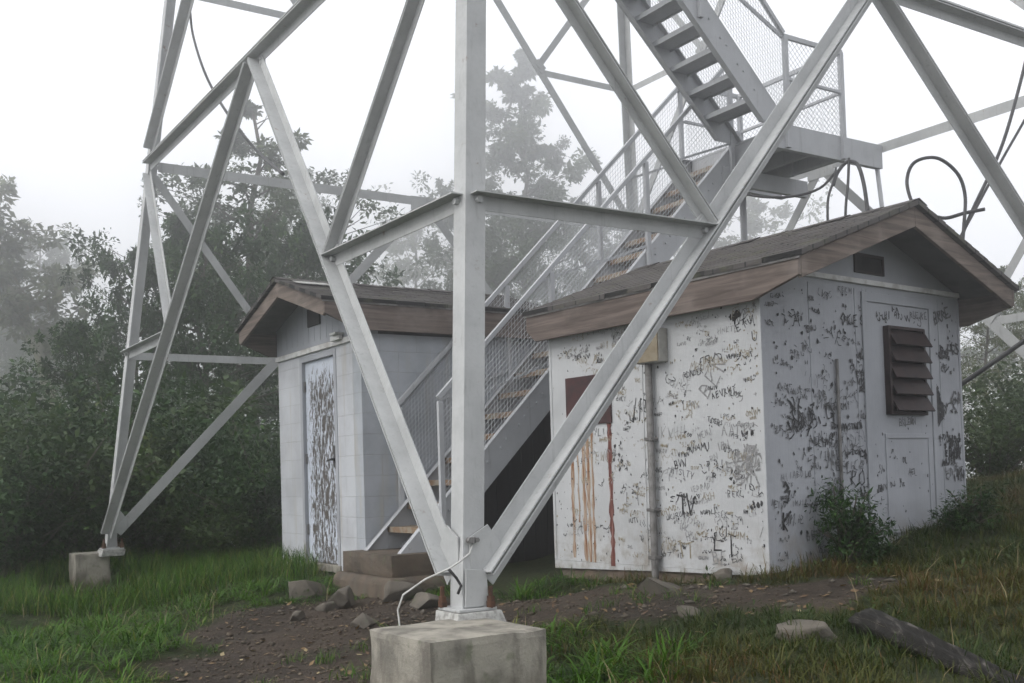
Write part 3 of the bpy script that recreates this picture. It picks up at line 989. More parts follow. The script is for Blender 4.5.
class Marks:
    """pen and paint marks lying on a wall: org + x*ax + y*z, lifted 2 mm off the boards"""
    FONT = {'J': [[(.7, 1), (.7, .25), (.5, 0), (.2, .05), (.1, .3)]], 'B': [[(.1, 0), (.1, 1), (.6, .9), (.65, .65), (.1, .5), (.75, .4), (.7, .08), (.1, 0)]],
            'T': [[(0, 1), (1, 1)], [(.5, 1), (.5, 0)]], 'V': [[(0, 1), (.5, 0), (1, 1)]], 'L': [[(.1, 1), (.1, 0), (.8, 0)]],
            'E': [[(.8, 1), (.1, 1), (.1, 0), (.8, 0)], [(.1, .5), (.6, .5)]], 'N': [[(.1, 0), (.1, 1), (.8, 0), (.8, 1)]],
            'K': [[(.1, 1), (.1, 0)], [(.8, 1), (.1, .45), (.8, 0)]], 'S': [[(.8, .9), (.4, 1), (.15, .75), (.7, .4), (.6, .05), (.1, .1)]],
            'M': [[(0, 0), (.1, 1), (.5, .35), (.9, 1), (1, 0)]], 'O': [[(.5, 1), (.1, .7), (.1, .3), (.5, 0), (.85, .3), (.85, .7), (.5, 1)]],
            '3': [[(.1, .95), (.6, 1), (.7, .75), (.3, .55), (.75, .35), (.6, 0), (.1, .1)]], 'R': [[(.1, 0), (.1, 1), (.7, .9), (.65, .6), (.1, .5), (.8, 0)]],
            'A': [[(0, 0), (.45, 1), (.9, 0)], [(.2, .4), (.7, .4)]], 'W': [[(0, 1), (.25, 0), (.5, .7), (.75, 0), (1, 1)]], 'Y': [[(0, 1), (.5, .5), (1, 1)], [(.5, .5), (.4, 0)]],
            'U': [[(.1, 1), (.1, .2), (.45, 0), (.8, .2), (.8, 1)]], 'D': [[(.1, 0), (.1, 1), (.7, .75), (.7, .25), (.1, 0)]], 'I': [[(.5, 1), (.5, 0)]], 'H': [[(.1, 1), (.1, 0)], [(.8, 1), (.8, 0)], [(.1, .5), (.8, .5)]]}

    def __init__(self, axis, nrm, lim=(-9, 9)):
        self.ax, self.n, self.lim = Vector(axis), Vector(nrm), lim
        self.m = MB()
        self.k = 0

    def stroke(self, pts, wd, ink):
        if min(p[0] for p in pts) < self.lim[0] or max(p[0] for p in pts) > self.lim[1] or min(p[1] for p in pts) < .02:
            return
        self.m.cur = ink
        self.k += 1
        off = self.n * (.0022 + (self.k % 7) * .00012)
        for (a, b) in zip(pts[:-1], pts[1:]):
            dx, dy = b[0] - a[0], b[1] - a[1]
            L = math.hypot(dx, dy)
            if L < 1e-5:
                continue
            w0, w1 = wd * random.uniform(.6, 1.2) / 2, wd * random.uniform(.6, 1.2) / 2
            px, py = -dy / L, dx / L
            ex, ey = dx / L * wd * .3, dy / L * wd * .3
            q = [(a[0] - ex + px * w0, a[1] - ey + py * w0), (a[0] - ex - px * w0, a[1] - ey - py * w0), (b[0] + ex - px * w1, b[1] + ey - py * w1), (b[0] + ex + px * w1, b[1] + ey + py * w1)]
            self.m.add([self.ax * x + Vector((0, 0, y)) + off for x, y in q], [(0, 1, 2, 3)])
            self.k += 1
            off = self.n * (.0022 + (self.k % 7) * .00012)

    def text(self, s, x, y, h, wd, ink, rot=0.0, gap=.85):
        c, sn = math.cos(rot), math.sin(rot)
        for i, ch in enumerate(s):
            for st_ in self.FONT.get(ch, []):
                pts = []
                for px, py in st_:
                    lx, ly = (i * gap + px * .7) * h + random.gauss(0, .07) * h, py * h + random.gauss(0, .09) * h
                    pts.append((x + lx * c - ly * sn, y + lx * sn + ly * c))
                self.stroke(pts, wd, ink)

    def scribble(self, x, y, size, wd, ink, letters=.4):
        """an unreadable tag: a row of hooks and slashes"""
        if random.random() < letters:
            gap = random.uniform(.7, .95)
            self.text(''.join(random.choice('JBTVLENKSMORAWYUDIH') for _ in range(random.randint(2, 6))), x, y, size * random.uniform(.8, 1.2), wd, ink, random.gauss(0, .14), gap)
            return
        nG = random.randint(2, 6)
        rot = random.gauss(0, .22)
        c, sn = math.cos(rot), math.sin(rot)
        for g in range(nG):
            for _ in range(random.randint(1, 3)):
                px, py = random.uniform(0, .6), random.uniform(0, 1)
                th = random.uniform(0, 6.28)
                turn = random.gauss(0, .9)
                pts = []
                for s_ in range(random.randint(2, 5)):
                    lx, ly = (g * .8 + px) * size, py * size
                    pts.append((x + lx * c - ly * sn, y + lx * sn + ly * c))
                    px = min(max(px + math.cos(th) * .38, -.1), .8)
                    py = min(max(py + math.sin(th) * .45, -.15), 1.15)
                    th += turn * .6 + random.gauss(0, .9) * (random.random() < .6)
                self.stroke(pts, wd, ink)

    def blot(self, x, y, r, ink):
        self.m.cur = ink
        self.k += 1
        off = self.n * (.0022 + (self.k % 7) * .00012)
        nP = random.randint(6, 10)
        q = []
        for i in range(nP):
            a = 2 * PI * i / nP
            rr = r * random.uniform(.35, 1.25)
            q.append(self.ax * (x + rr * math.cos(a)) + Vector((0, 0, y + rr * 1.4 * math.sin(a))) + off)
        self.m.add(q, [tuple(range(nP))])

# ---- wooden shed on the right
A = (1.5713, -3.1575, -.1)
LW, G = 2.34, 2.606
rs = empty('wooden_shed', A, 2.4339, label='white wooden shed covered in scrawled graffiti with a brown louvered vent', cat='shed')
sl, zb = roof_set(rs, LW, -G, 0, 2.21, 2.72, .085, .43, .15, .25, .40, .12, .115, .10)
wall = gable_body(rs, 'wall', LW, -G, 0, .02, zb + sl * .085 - .025, zb + sl * (G / 2 + .085) - .025, None)
wall.build('wall', [SHADED_GREY, WHITE_WALL], rs)
MB().box((.04, -.04, -.35), (LW - .04, -G + .04, .018)).build('foundation', FOUND, rs, .01)
# sill skirting of the siding, cut to follow the ground at the low end
m = MB().loft([[Vector((x, y, z)) for x, z in ((.0, .018), (LW, .018), (LW, -.05), (.9, -.012), (.0, .0))] for y in (-.012, -.0015)])
m.build('siding_skirt', WHITE_WALL, rs)
# battens and panel seams
for x, ww in ((.012, .03), (1.19, .012), (2.32, .03)):
    MB().box((x - ww / 2, .0005, .03), (x + ww / 2, .005, 2.1)).build('seam_batten', WHITE_WALL, rs, .001)
for e2, ww in ((.012, .03), (.55, .007), (1.12, .007), (2.28, .007), (2.594, .03)):
    MB().box((-.005, -e2 - ww / 2, .03), (-.0005, -e2 + ww / 2, 2.12)).build('seam_batten', SHADED_GREY, rs, .001)
MB().box((-.030, -.02, 2.155), (-.001, -G + .02, 2.195)).build('trim_board', TRIM, rs, .004)
# gable vent
gv = MB()
for a in ((-.014, -1.13, 2.245, -.001, -1.16, 2.40), (-.014, -1.49, 2.245, -.001, -1.52, 2.40), (-.014, -1.16, 2.375, -.001, -1.49, 2.40), (-.014, -1.16, 2.245, -.001, -1.49, 2.262)):
    gv.box(a[:3], a[3:])
gvo = gv.build('gable_vent', LOUVER, rs)
MB().box((-.006, -1.155, 2.26), (-.0015, -1.495, 2.38)).build('vent_screen', BLACK, gvo)
# door leaf with frame strips and lower panel
MB().box((-.008, -1.27, .14), (-.001, -2.12, 2.02)).build('door', SHADED_GREY, rs, .002)
for a in ((-.016, -1.20, .14, -.0012, -1.262, 2.10), (-.016, -2.128, .14, -.0012, -2.19, 2.10), (-.017, -1.20, 2.03, -.0014, -2.19, 2.10)):
    MB().box(a[:3], a[3:]).build('door_trim', SHADED_GREY, rs, .002)
m = MB()
for a in ((-.018, -1.44, .22, -.0085, -2.07, .255), (-.018, -1.44, .965, -.0085, -2.07, 1.0), (-.018, -1.44, .256, -.0085, -1.47, .964), (-.018, -2.04, .256, -.0085, -2.07, .964)):
    m.box(a[:3], a[3:])
m.build('door_panel', SHADED_GREY, rs, .002)
# louvered vent, five broad blades in a deep frame
lv = MB()
for a in ((-.06, -1.47, 1.15, -.009, -1.50, 1.85), (-.045, -1.98, 1.15, -.009, -2.01, 1.85), (-.06, -1.50, 1.825, -.009, -1.98, 1.85), (-.05, -1.50, 1.15, -.009, -1.98, 1.175)):
    lv.box(a[:3], a[3:])
lvo = lv.build('louvered_vent', LOUVER, rs, .003)
MB().box((-.014, -1.502, 1.177), (-.0088, -1.978, 1.823)).build('vent_screen', BLACK, lvo)
for i in range(5):
    zt = 1.818 - i * .13
    sx = random.uniform(-.006, .006)
    MB().loft([[Vector((-.02, y, zt)), Vector((-.09 + sx, y, zt - .122)), Vector((-.102 + sx, y, zt - .116)), Vector((-.032, y, zt + .008))] for y in (-1.503, -2.02)]).build('slat', LOUVER, lvo, .002)
# thin pipe on the gable wall
MB().tube([(-.022, -.84, .1), (-.022, -.84, 1.56)], .013, 8).build('pipe', GALV_PIPE, rs, smooth=True)
# long wall: rusted panel, stains, junction box, conduit, hole
MB().box((1.55, .0015, 1.17), (2.11, .016, 1.58)).build('rusty_panel', MAROON, rs, .003)
for x0, x1, zb_, mt in ((2.05, 2.085, .05, 1), (1.985, 2.0, .35, 1), (1.90, 1.945, .03, 1), (1.845, 1.885, .02, 1), (1.80, 1.825, .02, 1), (1.57, 1.615, .0, 2)):
    m = MB()
    nS = 24
    L1, R1 = [], []
    for i in range(nS + 1):
        z = 1.168 - (1.168 - zb_) * i / nS
        wv = (x1 - x0) / 2 * random.uniform(.6, 1.5)
        cx = (x0 + x1) / 2 + math.sin(i * .7 + x0 * 30) * .004
        L1.append((cx - wv, .0022, z))
        R1.append((cx + wv, .0022, z))
    m.add(L1 + R1, [(i, i + 1, nS + 2 + i, nS + 1 + i) for i in range(nS)])
    m.build('rust_streak' if mt == 1 else 'red_streak', RUSTSTREAK if mt == 1 else REDSTREAK, rs)
jb = MB().box((.90, .0015, 1.60), (1.15, .10, 1.86)).build('junction_box', BOXGREY, rs, .006)
MB().box((.905, .1015, 1.605), (1.145, .112, 1.855)).build('cover', BOXYEL, jb, .003)
cdt = MB().tube([(1.075, .045, 1.61), (1.075, .045, -.05), (1.075, .05, -.3)], .029, 12).build('conduit', GALV_PIPE, rs, smooth=True)
m = MB()
for z in (1.0, .45, .08):
    m.box((1.035, .002, z), (1.115, .079, z + .025))
m.build('strap', GALV_PIPE, cdt, .003)
mh = Marks((-1, 0, 0), (0, 1, 0))
for (dx, dy, r) in ((0, 0, .035), (.03, .012, .03), (-.04, .01, .02), (.0, -.03, .018)):
    mh.blot(-.23 + dx, 1.85 + dy, r, 0)
mh.m.build('hole', BLACK, rs)
# graffiti, long wall (reads from right to left along local x)
g1 = Marks((-1, 0, 0), (0, 1, 0), (-2.32, -.02))
g1.text('JB', -1.36, 1.18, .15, .010, 0, -.03)
g1.text('TV', -.86, .44, .12, .016, 0)
g1.text('LT', -.50, .17, .13, .014, 0, -.08)
g1.text('BE', -.52, .07, .09, .010, 1)
g1.text('BEN', -.50, 1.28, .13, .012, 1, .95)
g1.text('TT', -.87, .10, .11, .012, 2)
g1.text('LI', -1.42, .5, .11, .010, 1)
for _ in range(270):
    x, y = -random.uniform(.04, 1.52), random.uniform(.05, 2.0)
    if abs(x + 1.03) < .17 and y > 1.45:
        continue
    g1.scribble(x, y, random.choice((.02, .025, .03, .04, .05, .07)), random.uniform(.003, .007), random.choice((1, 1, 2, 2, 0, 0)))
for _ in range(46):
    g1.scribble(-random.uniform(1.5, 2.22), random.choice((random.uniform(1.62, 1.95), random.uniform(.1, 1.1))), random.choice((.03, .045, .06)), random.uniform(.004, .008), random.choice((1, 1, 0, 2)))
for _ in range(420):
    g1.blot(-random.uniform(.03, 2.3), random.uniform(.03, 2.02), random.uniform(.003, .010), random.choice((0, 0, 1, 2)))
for _ in range(9):
    g1.scribble(-.36 + random.uniform(0, .12), .66 + random.uniform(0, .16), .12, .014, 1, 0)
for bx, by in ((-.12, .98), (-.30, .72), (-.10, .55), (-1.52, .95), (-1.47, .85)):
    for _ in range(5):
        g1.blot(bx + random.gauss(0, .04), by + random.gauss(0, .05), random.uniform(.007, .02), 0)
g1.m.build('graffiti', [INK_BLACK, INK_GREY, INK_BROWN], rs)
# graffiti, gable wall
g2 = Marks((0, -1, 0), (-1, 0, 0), (.02, 2.58))
g2.text('OKESTE', .93, 1.83, .085, .011, 0, -.02, .95)
g2.text('3', .17, .52, .13, .02, 0)
g2.text('K', .14, .32, .13, .02, 0, -.2)
g2.text('ROB', .98, .60, .12, .010, 0)
for _ in range(6):
    g2.scribble(.22 + random.uniform(0, .1), .98 + random.uniform(0, .2), .12, .012, 0, 0)
for _ in range(140):
    y, z = random.uniform(.04, 1.24), random.uniform(.1, 2.08)
    if abs(y - .84) < .05:
        continue
    g2.scribble(y, z, random.choice((.025, .035, .045, .06, .09)), random.uniform(.004, .009), random.choice((0, 1, 1, 1, 1)))
for _ in range(18):
    g2.scribble(random.uniform(2.2, 2.45), random.uniform(.6, 2.05), random.choice((.05, .07, .09)), random.uniform(.010, .02), random.choice((0, 0, 1)))
for _ in range(16):
    g2.scribble(random.uniform(.9, 1.22), random.uniform(.3, 1.75), random.choice((.05, .07)), random.uniform(.010, .016), 0)
for _ in range(300):
    g2.blot(random.uniform(.04, 2.56), random.uniform(.1, 2.1), random.uniform(.005, .016), random.choice((0, 1)))
for _ in range(16):
    g2.blot(2.24 + random.gauss(0, .05), 1.25 + random.gauss(0, .10), random.uniform(.02, .055), 0)
for sg in g2.m.v[:0]:
    pass
ob = g2.m.build('graffiti', [INK_BLACK, INK_MID, INK_MID], rs)
ob.location = (-.004, 0, 0)
# a few tags on the door leaf itself
g3 = Marks((0, -1, 0), (-1, 0, 0), (1.28, 2.11))
for _ in range(16):
    g3.scribble(random.uniform(1.3, 1.95), random.choice((random.uniform(1.03, 1.1), random.uniform(1.88, 1.96), random.uniform(.5, .9))), .05, .009, random.choice((0, 1)))
for _ in range(30):
    g3.blot(random.uniform(1.3, 2.1), random.uniform(.3, 1.1), random.uniform(.005, .012), 0)
ob = g3.m.build('graffiti', [INK_BLACK, INK_MID, INK_MID], rs)
ob.location = (-.0078, 0, 0)

# ---- block shed on the left
B0 = tw(-2.315, .665, -.095)
BL, BG = 2.2, 2.165
bs = empty('block_shed', B0, PI / 4, label='white concrete block shed with a peeling pale blue door', cat='shed')
sl, zb = roof_set(bs, BL, 0, BG, 2.49, 2.845, .075, .41, .2, .27, .34, .1, .14, .1)
zt = 2.17
m = MB()
YD0, YD1, ZD = .61, 1.49, 2.06
# block front with a door opening
m.box((0, .192, -.3), (.19, YD0, zt)).box((0, YD1, -.3), (.19, BG, zt)).box((0, YD0, ZD), (.19, YD1, zt))
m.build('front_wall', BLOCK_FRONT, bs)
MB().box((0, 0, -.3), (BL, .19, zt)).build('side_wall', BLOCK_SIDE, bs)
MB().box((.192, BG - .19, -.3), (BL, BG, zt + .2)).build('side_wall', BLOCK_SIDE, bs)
MB().box((BL - .19, .192, -.3), (BL - .001, BG - .192, zt + .2)).build('back_wall', BLOCK_FRONT, bs)
zpk = zb + sl * (BG / 2 + .075) - .025
m = MB().loft([[Vector((x, y, z)) for y, z in ((.0, zt + .003), (BG, zt + .003), (BG, zb + sl * .075 - .025), (BG / 2, zpk), (.0, zb + sl * .075 - .025))] for x in (-.012, .188)])
m.build('gable_siding', SIDING, bs)
m = MB()
for i in range(1, 14):
    y = i * BG / 14
    m.box((-.0155, y - .004, zt + .05), (-.0125, y + .004, zb + sl * (.075 + min(y, BG - y)) - .04))
m.build('siding_batten', SIDING, bs)
MB().box((-.03, -.012, zt - .06), (-.0005, BG + .012, zt - .004)).build('trim_board', TRIM, bs, .004)
dr = MB().box((.03, YD0 + .03, -.08), (.07, YD1 - .03, ZD - .03)).build('door', DOOR, bs, .004)
m = MB()
for a in ((-.008, YD0 - .035, -.1, .10, YD0 + .027, ZD + .03), (-.008, YD1 - .027, -.1, .10, YD1 + .035, ZD + .03), (-.0078, YD0 + .028, ZD - .027, .10, YD1 - .028, ZD + .03)):
    m.box(a[:3], a[3:])
m.build('door_frame', SHADED_GREY, bs, .003)
MB().box((-.02, YD0 - .05, -.16), (.1, YD1 + .05, -.085)).build('door_sill', CONC, bs, .006)
hd = MB().tube([(.028, YD0 + .10, .98), (-.02, YD0 + .10, .98)], .014, 10)
hd.tube([(-.022, YD0 + .10, .98), (-.022, YD0 + .19, .97)], .011, 8)
hd.box((.018, YD0 + .075, .90), (.0295, YD0 + .125, 1.12))
hd.build('handle', CABLE, dr)
for z in (.2, .95, 1.72):
    MB().box((.012, YD1 - .05, z), (.0295, YD1 - .028, z + .11)).build('hinge', GALV_PIPE, dr)
vt = MB().box((-.034, .90, 2.38), (-.0165, 1.22, 2.57)).build('gable_vent', BLACK, bs, .003)
lampb = MB().box((-.07, .34, zt - .02), (-.031, .56, zt + .025))
lampb.box((-.11, .34, zt + .027), (-.0125, .48, zt + .05))
lampb.build('drip_hood', TRIM, bs, .004)
m = MB().loft([[Vector((x, y, zb + .035 + sl * (y + .075) + dz)) for y in (.62, .78)] + [Vector((x, y, zb + .035 + sl * (y + .075) + dz + .006)) for y in (.78, .62)] for x, dz in ((-.36, .022), (.0, .022))])
m.build('flashing_strip', GROUT, bs)

# ------------------------------------------------------------------ cables
def cable(name, pts, r, mat, lab, nseg=12):
    # smooth the control points with Catmull-Rom
    P = [Vector(p) for p in pts]
    P = [P[0] * 2 - P[1]] + P + [P[-1] * 2 - P[-2]]
    q = []
    for i in range(1, len(P) - 2):
        for k in range(nseg):
            t = k / nseg
            q.append(0.5 * ((2 * P[i]) + (P[i + 1] - P[i - 1]) * t + (2 * P[i - 1] - 5 * P[i] + 4 * P[i + 1] - P[i + 2]) * t * t + (3 * P[i] - P[i - 1] - 3 * P[i + 1] + P[i + 2]) * t ** 3))
    q.append(P[-2])
    base = q[-1]
    o = MB().tube([v - base for v in q], r, 8).build(name, mat, None, smooth=True)
    o.location = base
    return tag(o, lab, 'cable')
CABLES = [
    ('cable', [(2.983, -1.371, 2.743), (2.93, -1.183, 2.913), (2.912, -1.092, 3.13), (2.985, -1.081, 3.284), (3.174, -1.043, 3.313), (3.34, -1.004, 3.178), (3.401, -0.985, 2.984), (3.361, -1.086, 2.701), (3.315, -1.19, 2.467)], 0.015, 'black cable standing up in a round loop behind the roof peak'),
    ('cable', [(3.305, -1.092, 2.531), (3.465, -0.967, 2.86), (3.773, -0.717, 3.442), (4.013, -0.482, 4.077), (4.225, -0.254, 4.736)], 0.015, 'thick black cable running up from the roof at the right edge'),
    ('cable', [(3.277, -1.149, 2.521), (3.47, -1.017, 2.839), (3.762, -0.818, 3.325), (3.982, -0.68, 3.676), (4.378, -0.414, 4.329)], 0.012, 'thin cable running up beside the thick one at the right edge'),
    ('cable', [(3.543, -1.052, 2.833), (3.384, -1.034, 2.816), (3.213, -1.068, 2.778), (3.036, -1.158, 2.806), (2.851, -1.298, 2.788)], 0.016, 'short stiff cable end lying level across the cable loop'),
    ('cable', [(2.446, 0.535, 3.556), (2.511, 0.646, 3.715), (2.607, 0.662, 3.816), (2.695, 0.58, 3.764), (2.737, 0.493, 3.571), (2.755, 0.404, 3.29), (2.753, 0.31, 3.015)], 0.02, 'thick dark conduit bending over the roof below the stair landing'),
    ('cable', [(2.617, 0.562, 3.828), (2.591, 0.515, 3.538), (2.558, 0.464, 3.321), (2.527, 0.365, 2.994)], 0.014, 'thin cable hanging straight down beside the bent conduit'),
    ('cable', [(2.359, 0.33, 2.999), (2.381, 0.425, 3.378), (2.458, 0.536, 3.607), (2.492, 0.64, 3.758)], 0.013, 'dark cable hanging from the landing left of the bent conduit'),
    ('cable', [(1.46, 0.836, 3.644), (1.77, 0.802, 3.555), (2.078, 0.765, 3.531), (2.331, 0.714, 3.581), (2.491, 0.641, 3.716)], 0.014, 'dark cable sagging level under the stair landing'),
    ('cable', [(-4.572, 0.2, 6.379), (-4.5, 0.124, 6.048), (-4.428, 0.047, 5.722), (-4.094, -0.376, 5.152), (-3.736, -0.797, 4.674), (-3.107, -1.667, 4.031), (-2.478, -2.539, 3.451), (-1.833, -3.511, 2.94)], 0.014, 'black cable drooping across the left face of the tower'),
    ('cable', [(3.429, 0.198, 1.349), (3.724, 0.049, 1.554), (4.045, -0.096, 1.778), (4.429, -0.33, 2.056)], 0.024, 'straight dark cable slanting up past the shed wall on the right'),
]
for nm, pts, r, lab in CABLES:
    cable(nm, pts, r, CABLE, lab)

# ------------------------------------------------------------------ plants
def leaf_cloud(centres, radii, per, size, aspect=.5, flat=.7, droop=.25, squash=.75):
    """leaf blades scattered through clumps: returns V, F, tint"""
    C = np.repeat(np.asarray(centres, float), per, axis=0)
    Rr = np.repeat(np.asarray(radii, float), per)
    n = len(C)
    d = rng.normal(0, 1, (n, 3))
    d /= np.linalg.norm(d, axis=1)[:, None]
    rad = rng.uniform(0, 1, n) ** .45
    P = C + d * (rad * Rr)[:, None] * np.array([1, 1, squash])
    ax = rng.normal(0, 1, (n, 3)) * np.array([1, 1, .6]) + d * .8
    ax[:, 2] -= droop
    ax /= np.linalg.norm(ax, axis=1)[:, None]
    up = rng.normal(0, 1, (n, 3)) * (1 - flat) + np.array([0, 0, 1.0]) * flat
    sd_ = np.cross(ax, up)
    sd_ /= np.linalg.norm(sd_, axis=1)[:, None] + 1e-9
    L = size * rng.uniform(.55, 1.4, n) * np.repeat(rng.uniform(.65, 1.5, len(centres)), per)
    W = L * aspect * .5
    up2 = np.cross(sd_, ax)
    b = P
    t = P + ax * L[:, None]
    m1 = P + ax * (L * .45)[:, None] + sd_ * W[:, None] + up2 * (W * .35)[:, None]
    m2 = P + ax * (L * .45)[:, None] - sd_ * W[:, None] + up2 * (W * .35)[:, None]
    V = np.stack([b, m1, t, m2], 1).reshape(-1, 3)
    F = np.arange(n * 4).reshape(n, 4)
    ct = np.repeat(rng.uniform(0, 1, len(centres)), per)
    ti = np.clip(ct * .6 + rng.uniform(0, 1, n) * .45, 0, 1)
    return V, F, np.repeat(ti, 4)

def grow(h, spread, nlimb, base_frac, lean=(0, 0), taper=.02, trunk_r=.12, top_bare=0.0):
    """trunk + limbs mesh builder and clump centres"""
    m = MB()
    K = 10
    wob = [Vector((random.gauss(0, .02), random.gauss(0, .02), 0)) * h for _ in range(K + 1)]
    tp = []
    for i in range(K + 1):
        t = i / K
        tp.append(Vector((lean[0] * t * h, lean[1] * t * h, t * h)) + wob[i] * t)
    m.tube(tp, [trunk_r * (1 - .85 * i / K) + taper * .2 for i in range(K + 1)], 8)
    cs, rs_ = [], []
    for j in range(nlimb):
        t = base_frac + (1 - base_frac) * (j + random.uniform(.1, .9)) / nlimb
        f = t * K
        i = min(int(f), K - 1)
        p = tp[i].lerp(tp[i + 1], f - i)
        a = j * 2.399 + random.uniform(-.5, .5)
        prof = math.sin(PI * min(1, max(.08, (t - base_frac) / (1 - base_frac) * .8 + .18))) ** .8
        ln = spread * prof * random.uniform(.45, 1.15)
        rise = random.uniform(.1, .6)
        q = p + Vector((math.cos(a) * ln, math.sin(a) * ln, ln * rise))
        mid = p.lerp(q, .5) + Vector((random.gauss(0, .08), random.gauss(0, .08), .06)) * ln
        r0 = trunk_r * (1 - .85 * t) * .5
        m.tube([p, mid, q], [r0, r0 * .6, r0 * .2], 5)
        if top_bare and t > 1 - top_bare and j % 3:
            continue
        for s in (.35, .45, .55, .65, .75, .85, .92, 1.0, 1.06, 1.12):
            if random.random() < .85:
                e = p.lerp(q, s) + Vector((random.gauss(0, 1), random.gauss(0, 1), random.gauss(0, .7))) * ln * .17
                m.tube([p.lerp(q, max(.3, s - .2)), e], [r0 * .3, r0 * .1], 4)
                cs.append(e)
                rs_.append(max(.12, ln * random.uniform(.09, .22)))
    return m, cs, rs_

def tree_proto(name, h, spread, nlimb, base_frac, per, size, leafmat, lean=(0, 0), trunk_r=.12, barkmat=None, aspect=.5, droop=.25, top_bare=0.0, **kw):
    root = empty(name, (0, 0, -50))
    m, cs, rr = grow(h, spread, nlimb, base_frac, lean, .02, trunk_r, top_bare)
    m.build('trunk', barkmat or BARK, root, smooth=True)
    V, F, ti = leaf_cloud(cs, rr, per, size, aspect, droop=droop, **kw)
    np_mesh('crown', V, F, leafmat, ti, root)
    return root

USED = set()
def plant(proto, side, ahead, scale, rz, label, cat='tree', group=None, sz=None, sink=.05):
    if proto not in USED:
        USED.add(proto)
        r = proto
    else:
        r = proto.copy()
        COL.objects.link(r)
        for ch in proto.children:
            c = ch.copy()
            COL.objects.link(c)
            c.parent = r
    x, y = spot(side, ahead)
    r.location = (x, y, hz(x, y) - sink)
    r.scale = (scale, scale, sz or scale)
    r.rotation_euler = (0, 0, rz)
    tag(r, label, cat, group)
    return r

random.seed(21)
P_SNAG = tree_proto('snag_tree', 9, 1.9, 34, .35, 60, .095, LEAF, trunk_r=.16, top_bare=.1)
P_WIDE = tree_proto('spreading_tree', 6, 2.4, 38, .10, 64, .11, LEAF_DARK, trunk_r=.12)
P_PALE = tree_proto('open_crowned_tree', 9, 2.6, 38, .2, 70, .09, LEAF_PALE, trunk_r=.11)
P_LEAN = tree_proto('leaning_tree', 9, 1.6, 24, .6, 50, .14, LEAF_PALE, lean=(-.36, .0), trunk_r=.26, barkmat=BARK_MOSS)
random.seed(5)
P_FAR = tree_proto('tall_broadleaf_tree', 18, 2.9, 60, .18, 95, .15, LEAF, trunk_r=.2)
P_FAR2 = tree_proto('rounded_tree', 16, 4.6, 54, .12, 70, .16, LEAF, trunk_r=.2)
P_FAR3 = tree_proto('thin_crowned_tree', 16, 4.6, 40, .2, 44, .16, LEAF_PALE, trunk_r=.18)

TREES = [
    ('P_LEAN', -14.61, 40, 1.81, 1.81, 0.22, 'leaning mossy tree trunk slanting left through the fog', 'trees around the summit clearing'),
    ('P_FAR', -38.27, 78, 1.96, 1.87, 0.5, 'pale tall tree at the left edge of the fog', 'trees around the summit clearing'),
    ('P_FAR2', -32.84, 74, 1.35, 1.8, 1.5, 'round hazy tree crown beside the leaning mossy trunk', 'trees around the summit clearing'),
    ('P_WIDE', -8.36, 24, 0.66, 1.21, 0.2, 'dark drooping tree just behind the far left tower leg', 'trees around the summit clearing'),
    ('P_SNAG', -7.7, 32, 1.59, 1.59, 0, 'tall tree with a bare broken top above the block shed', 'trees around the summit clearing'),
    ('P_WIDE', -7.19, 25, 1.0, 1.34, 2.2, 'bushy dark tree left of the tall bare topped trunk', 'trees around the summit clearing'),
    ('P_WIDE', -5.43, 29, 1.09, 1.56, 4.0, 'leafy tree showing right behind the block shed roof peak', 'trees around the summit clearing'),
    ('P_FAR', 1.3, 66, 1.85, 1.94, 1.0, 'slender grey tree rising behind the nearest tower leg', 'trees around the summit clearing'),
    ('P_FAR2', 5.4, 74, 1.64, 1.82, 2.6, 'low hazy tree to the right of the slender grey tree', 'trees around the summit clearing'),
    ('P_FAR2', -2.04, 64, 1.27, 1.59, 4.4, 'hazy tree half hidden by the nearest tower leg', 'trees around the summit clearing'),
    ('P_FAR3', -7.33, 90, 2.26, 2.26, 0.7, 'faint thin tree far off above the block shed roof', 'trees around the summit clearing'),
    ('P_FAR3', 17.29, 76, 1.88, 1.88, 2.0, 'faint yellowish tree under the stair landing', 'trees around the summit clearing'),
    ('P_FAR3', 14.0, 84, 1.93, 1.93, 3.0, 'faint low tree behind the stair guards', 'trees around the summit clearing'),
    ('P_FAR2', -12.16, 58, 0.98, 1.5, 1.1, 'soft leafy crown just right of the bare topped trunk', 'trees around the summit clearing'),
    ('P_FAR2', -16.85, 60, 0.82, 1.5, 3.1, 'soft leafy crown rising behind the left tower leg brace', 'trees around the summit clearing'),
    ('P_PALE', 8.99, 20, 0.47, 0.47, 1.2, 'thin yellow green tree beside the wooden shed at right', 'trees around the summit clearing'),
    ('P_PALE', 8.4, 17, 0.29, 0.36, 0.4, 'denser tree at the right edge of the clearing', 'trees around the summit clearing'),
    ('P_FAR2', -25.95, 62, 1.46, 1.12, 0.9, 'farthest faded tree low on the left', 'trees around the summit clearing'),
    ('P_FAR2', -11.25, 66, 1.37, 1.25, 5.0, 'faded tree far behind the block shed', 'trees around the summit clearing'),
    ('P_FAR2', 7.08, 70, 1.42, 1.29, 3.3, 'faded tree far behind the staircase', 'trees around the summit clearing'),
    ('P_WIDE', -7.28, 18, 0.49, 0.65, 3.9, 'low dark tree filling in behind the far left footing', 'trees around the summit clearing'),
    ('P_FAR2', 20.6, 44, 0.64, 0.71, 5.2, 'hazy tree behind the thin yellow green tree', 'trees around the summit clearing'),
]
for pn, side, ahead, sc, szs, rz, lab, grp in TREES:
    plant(globals()[pn], side, ahead, sc, rz, lab, 'tree', grp, szs)

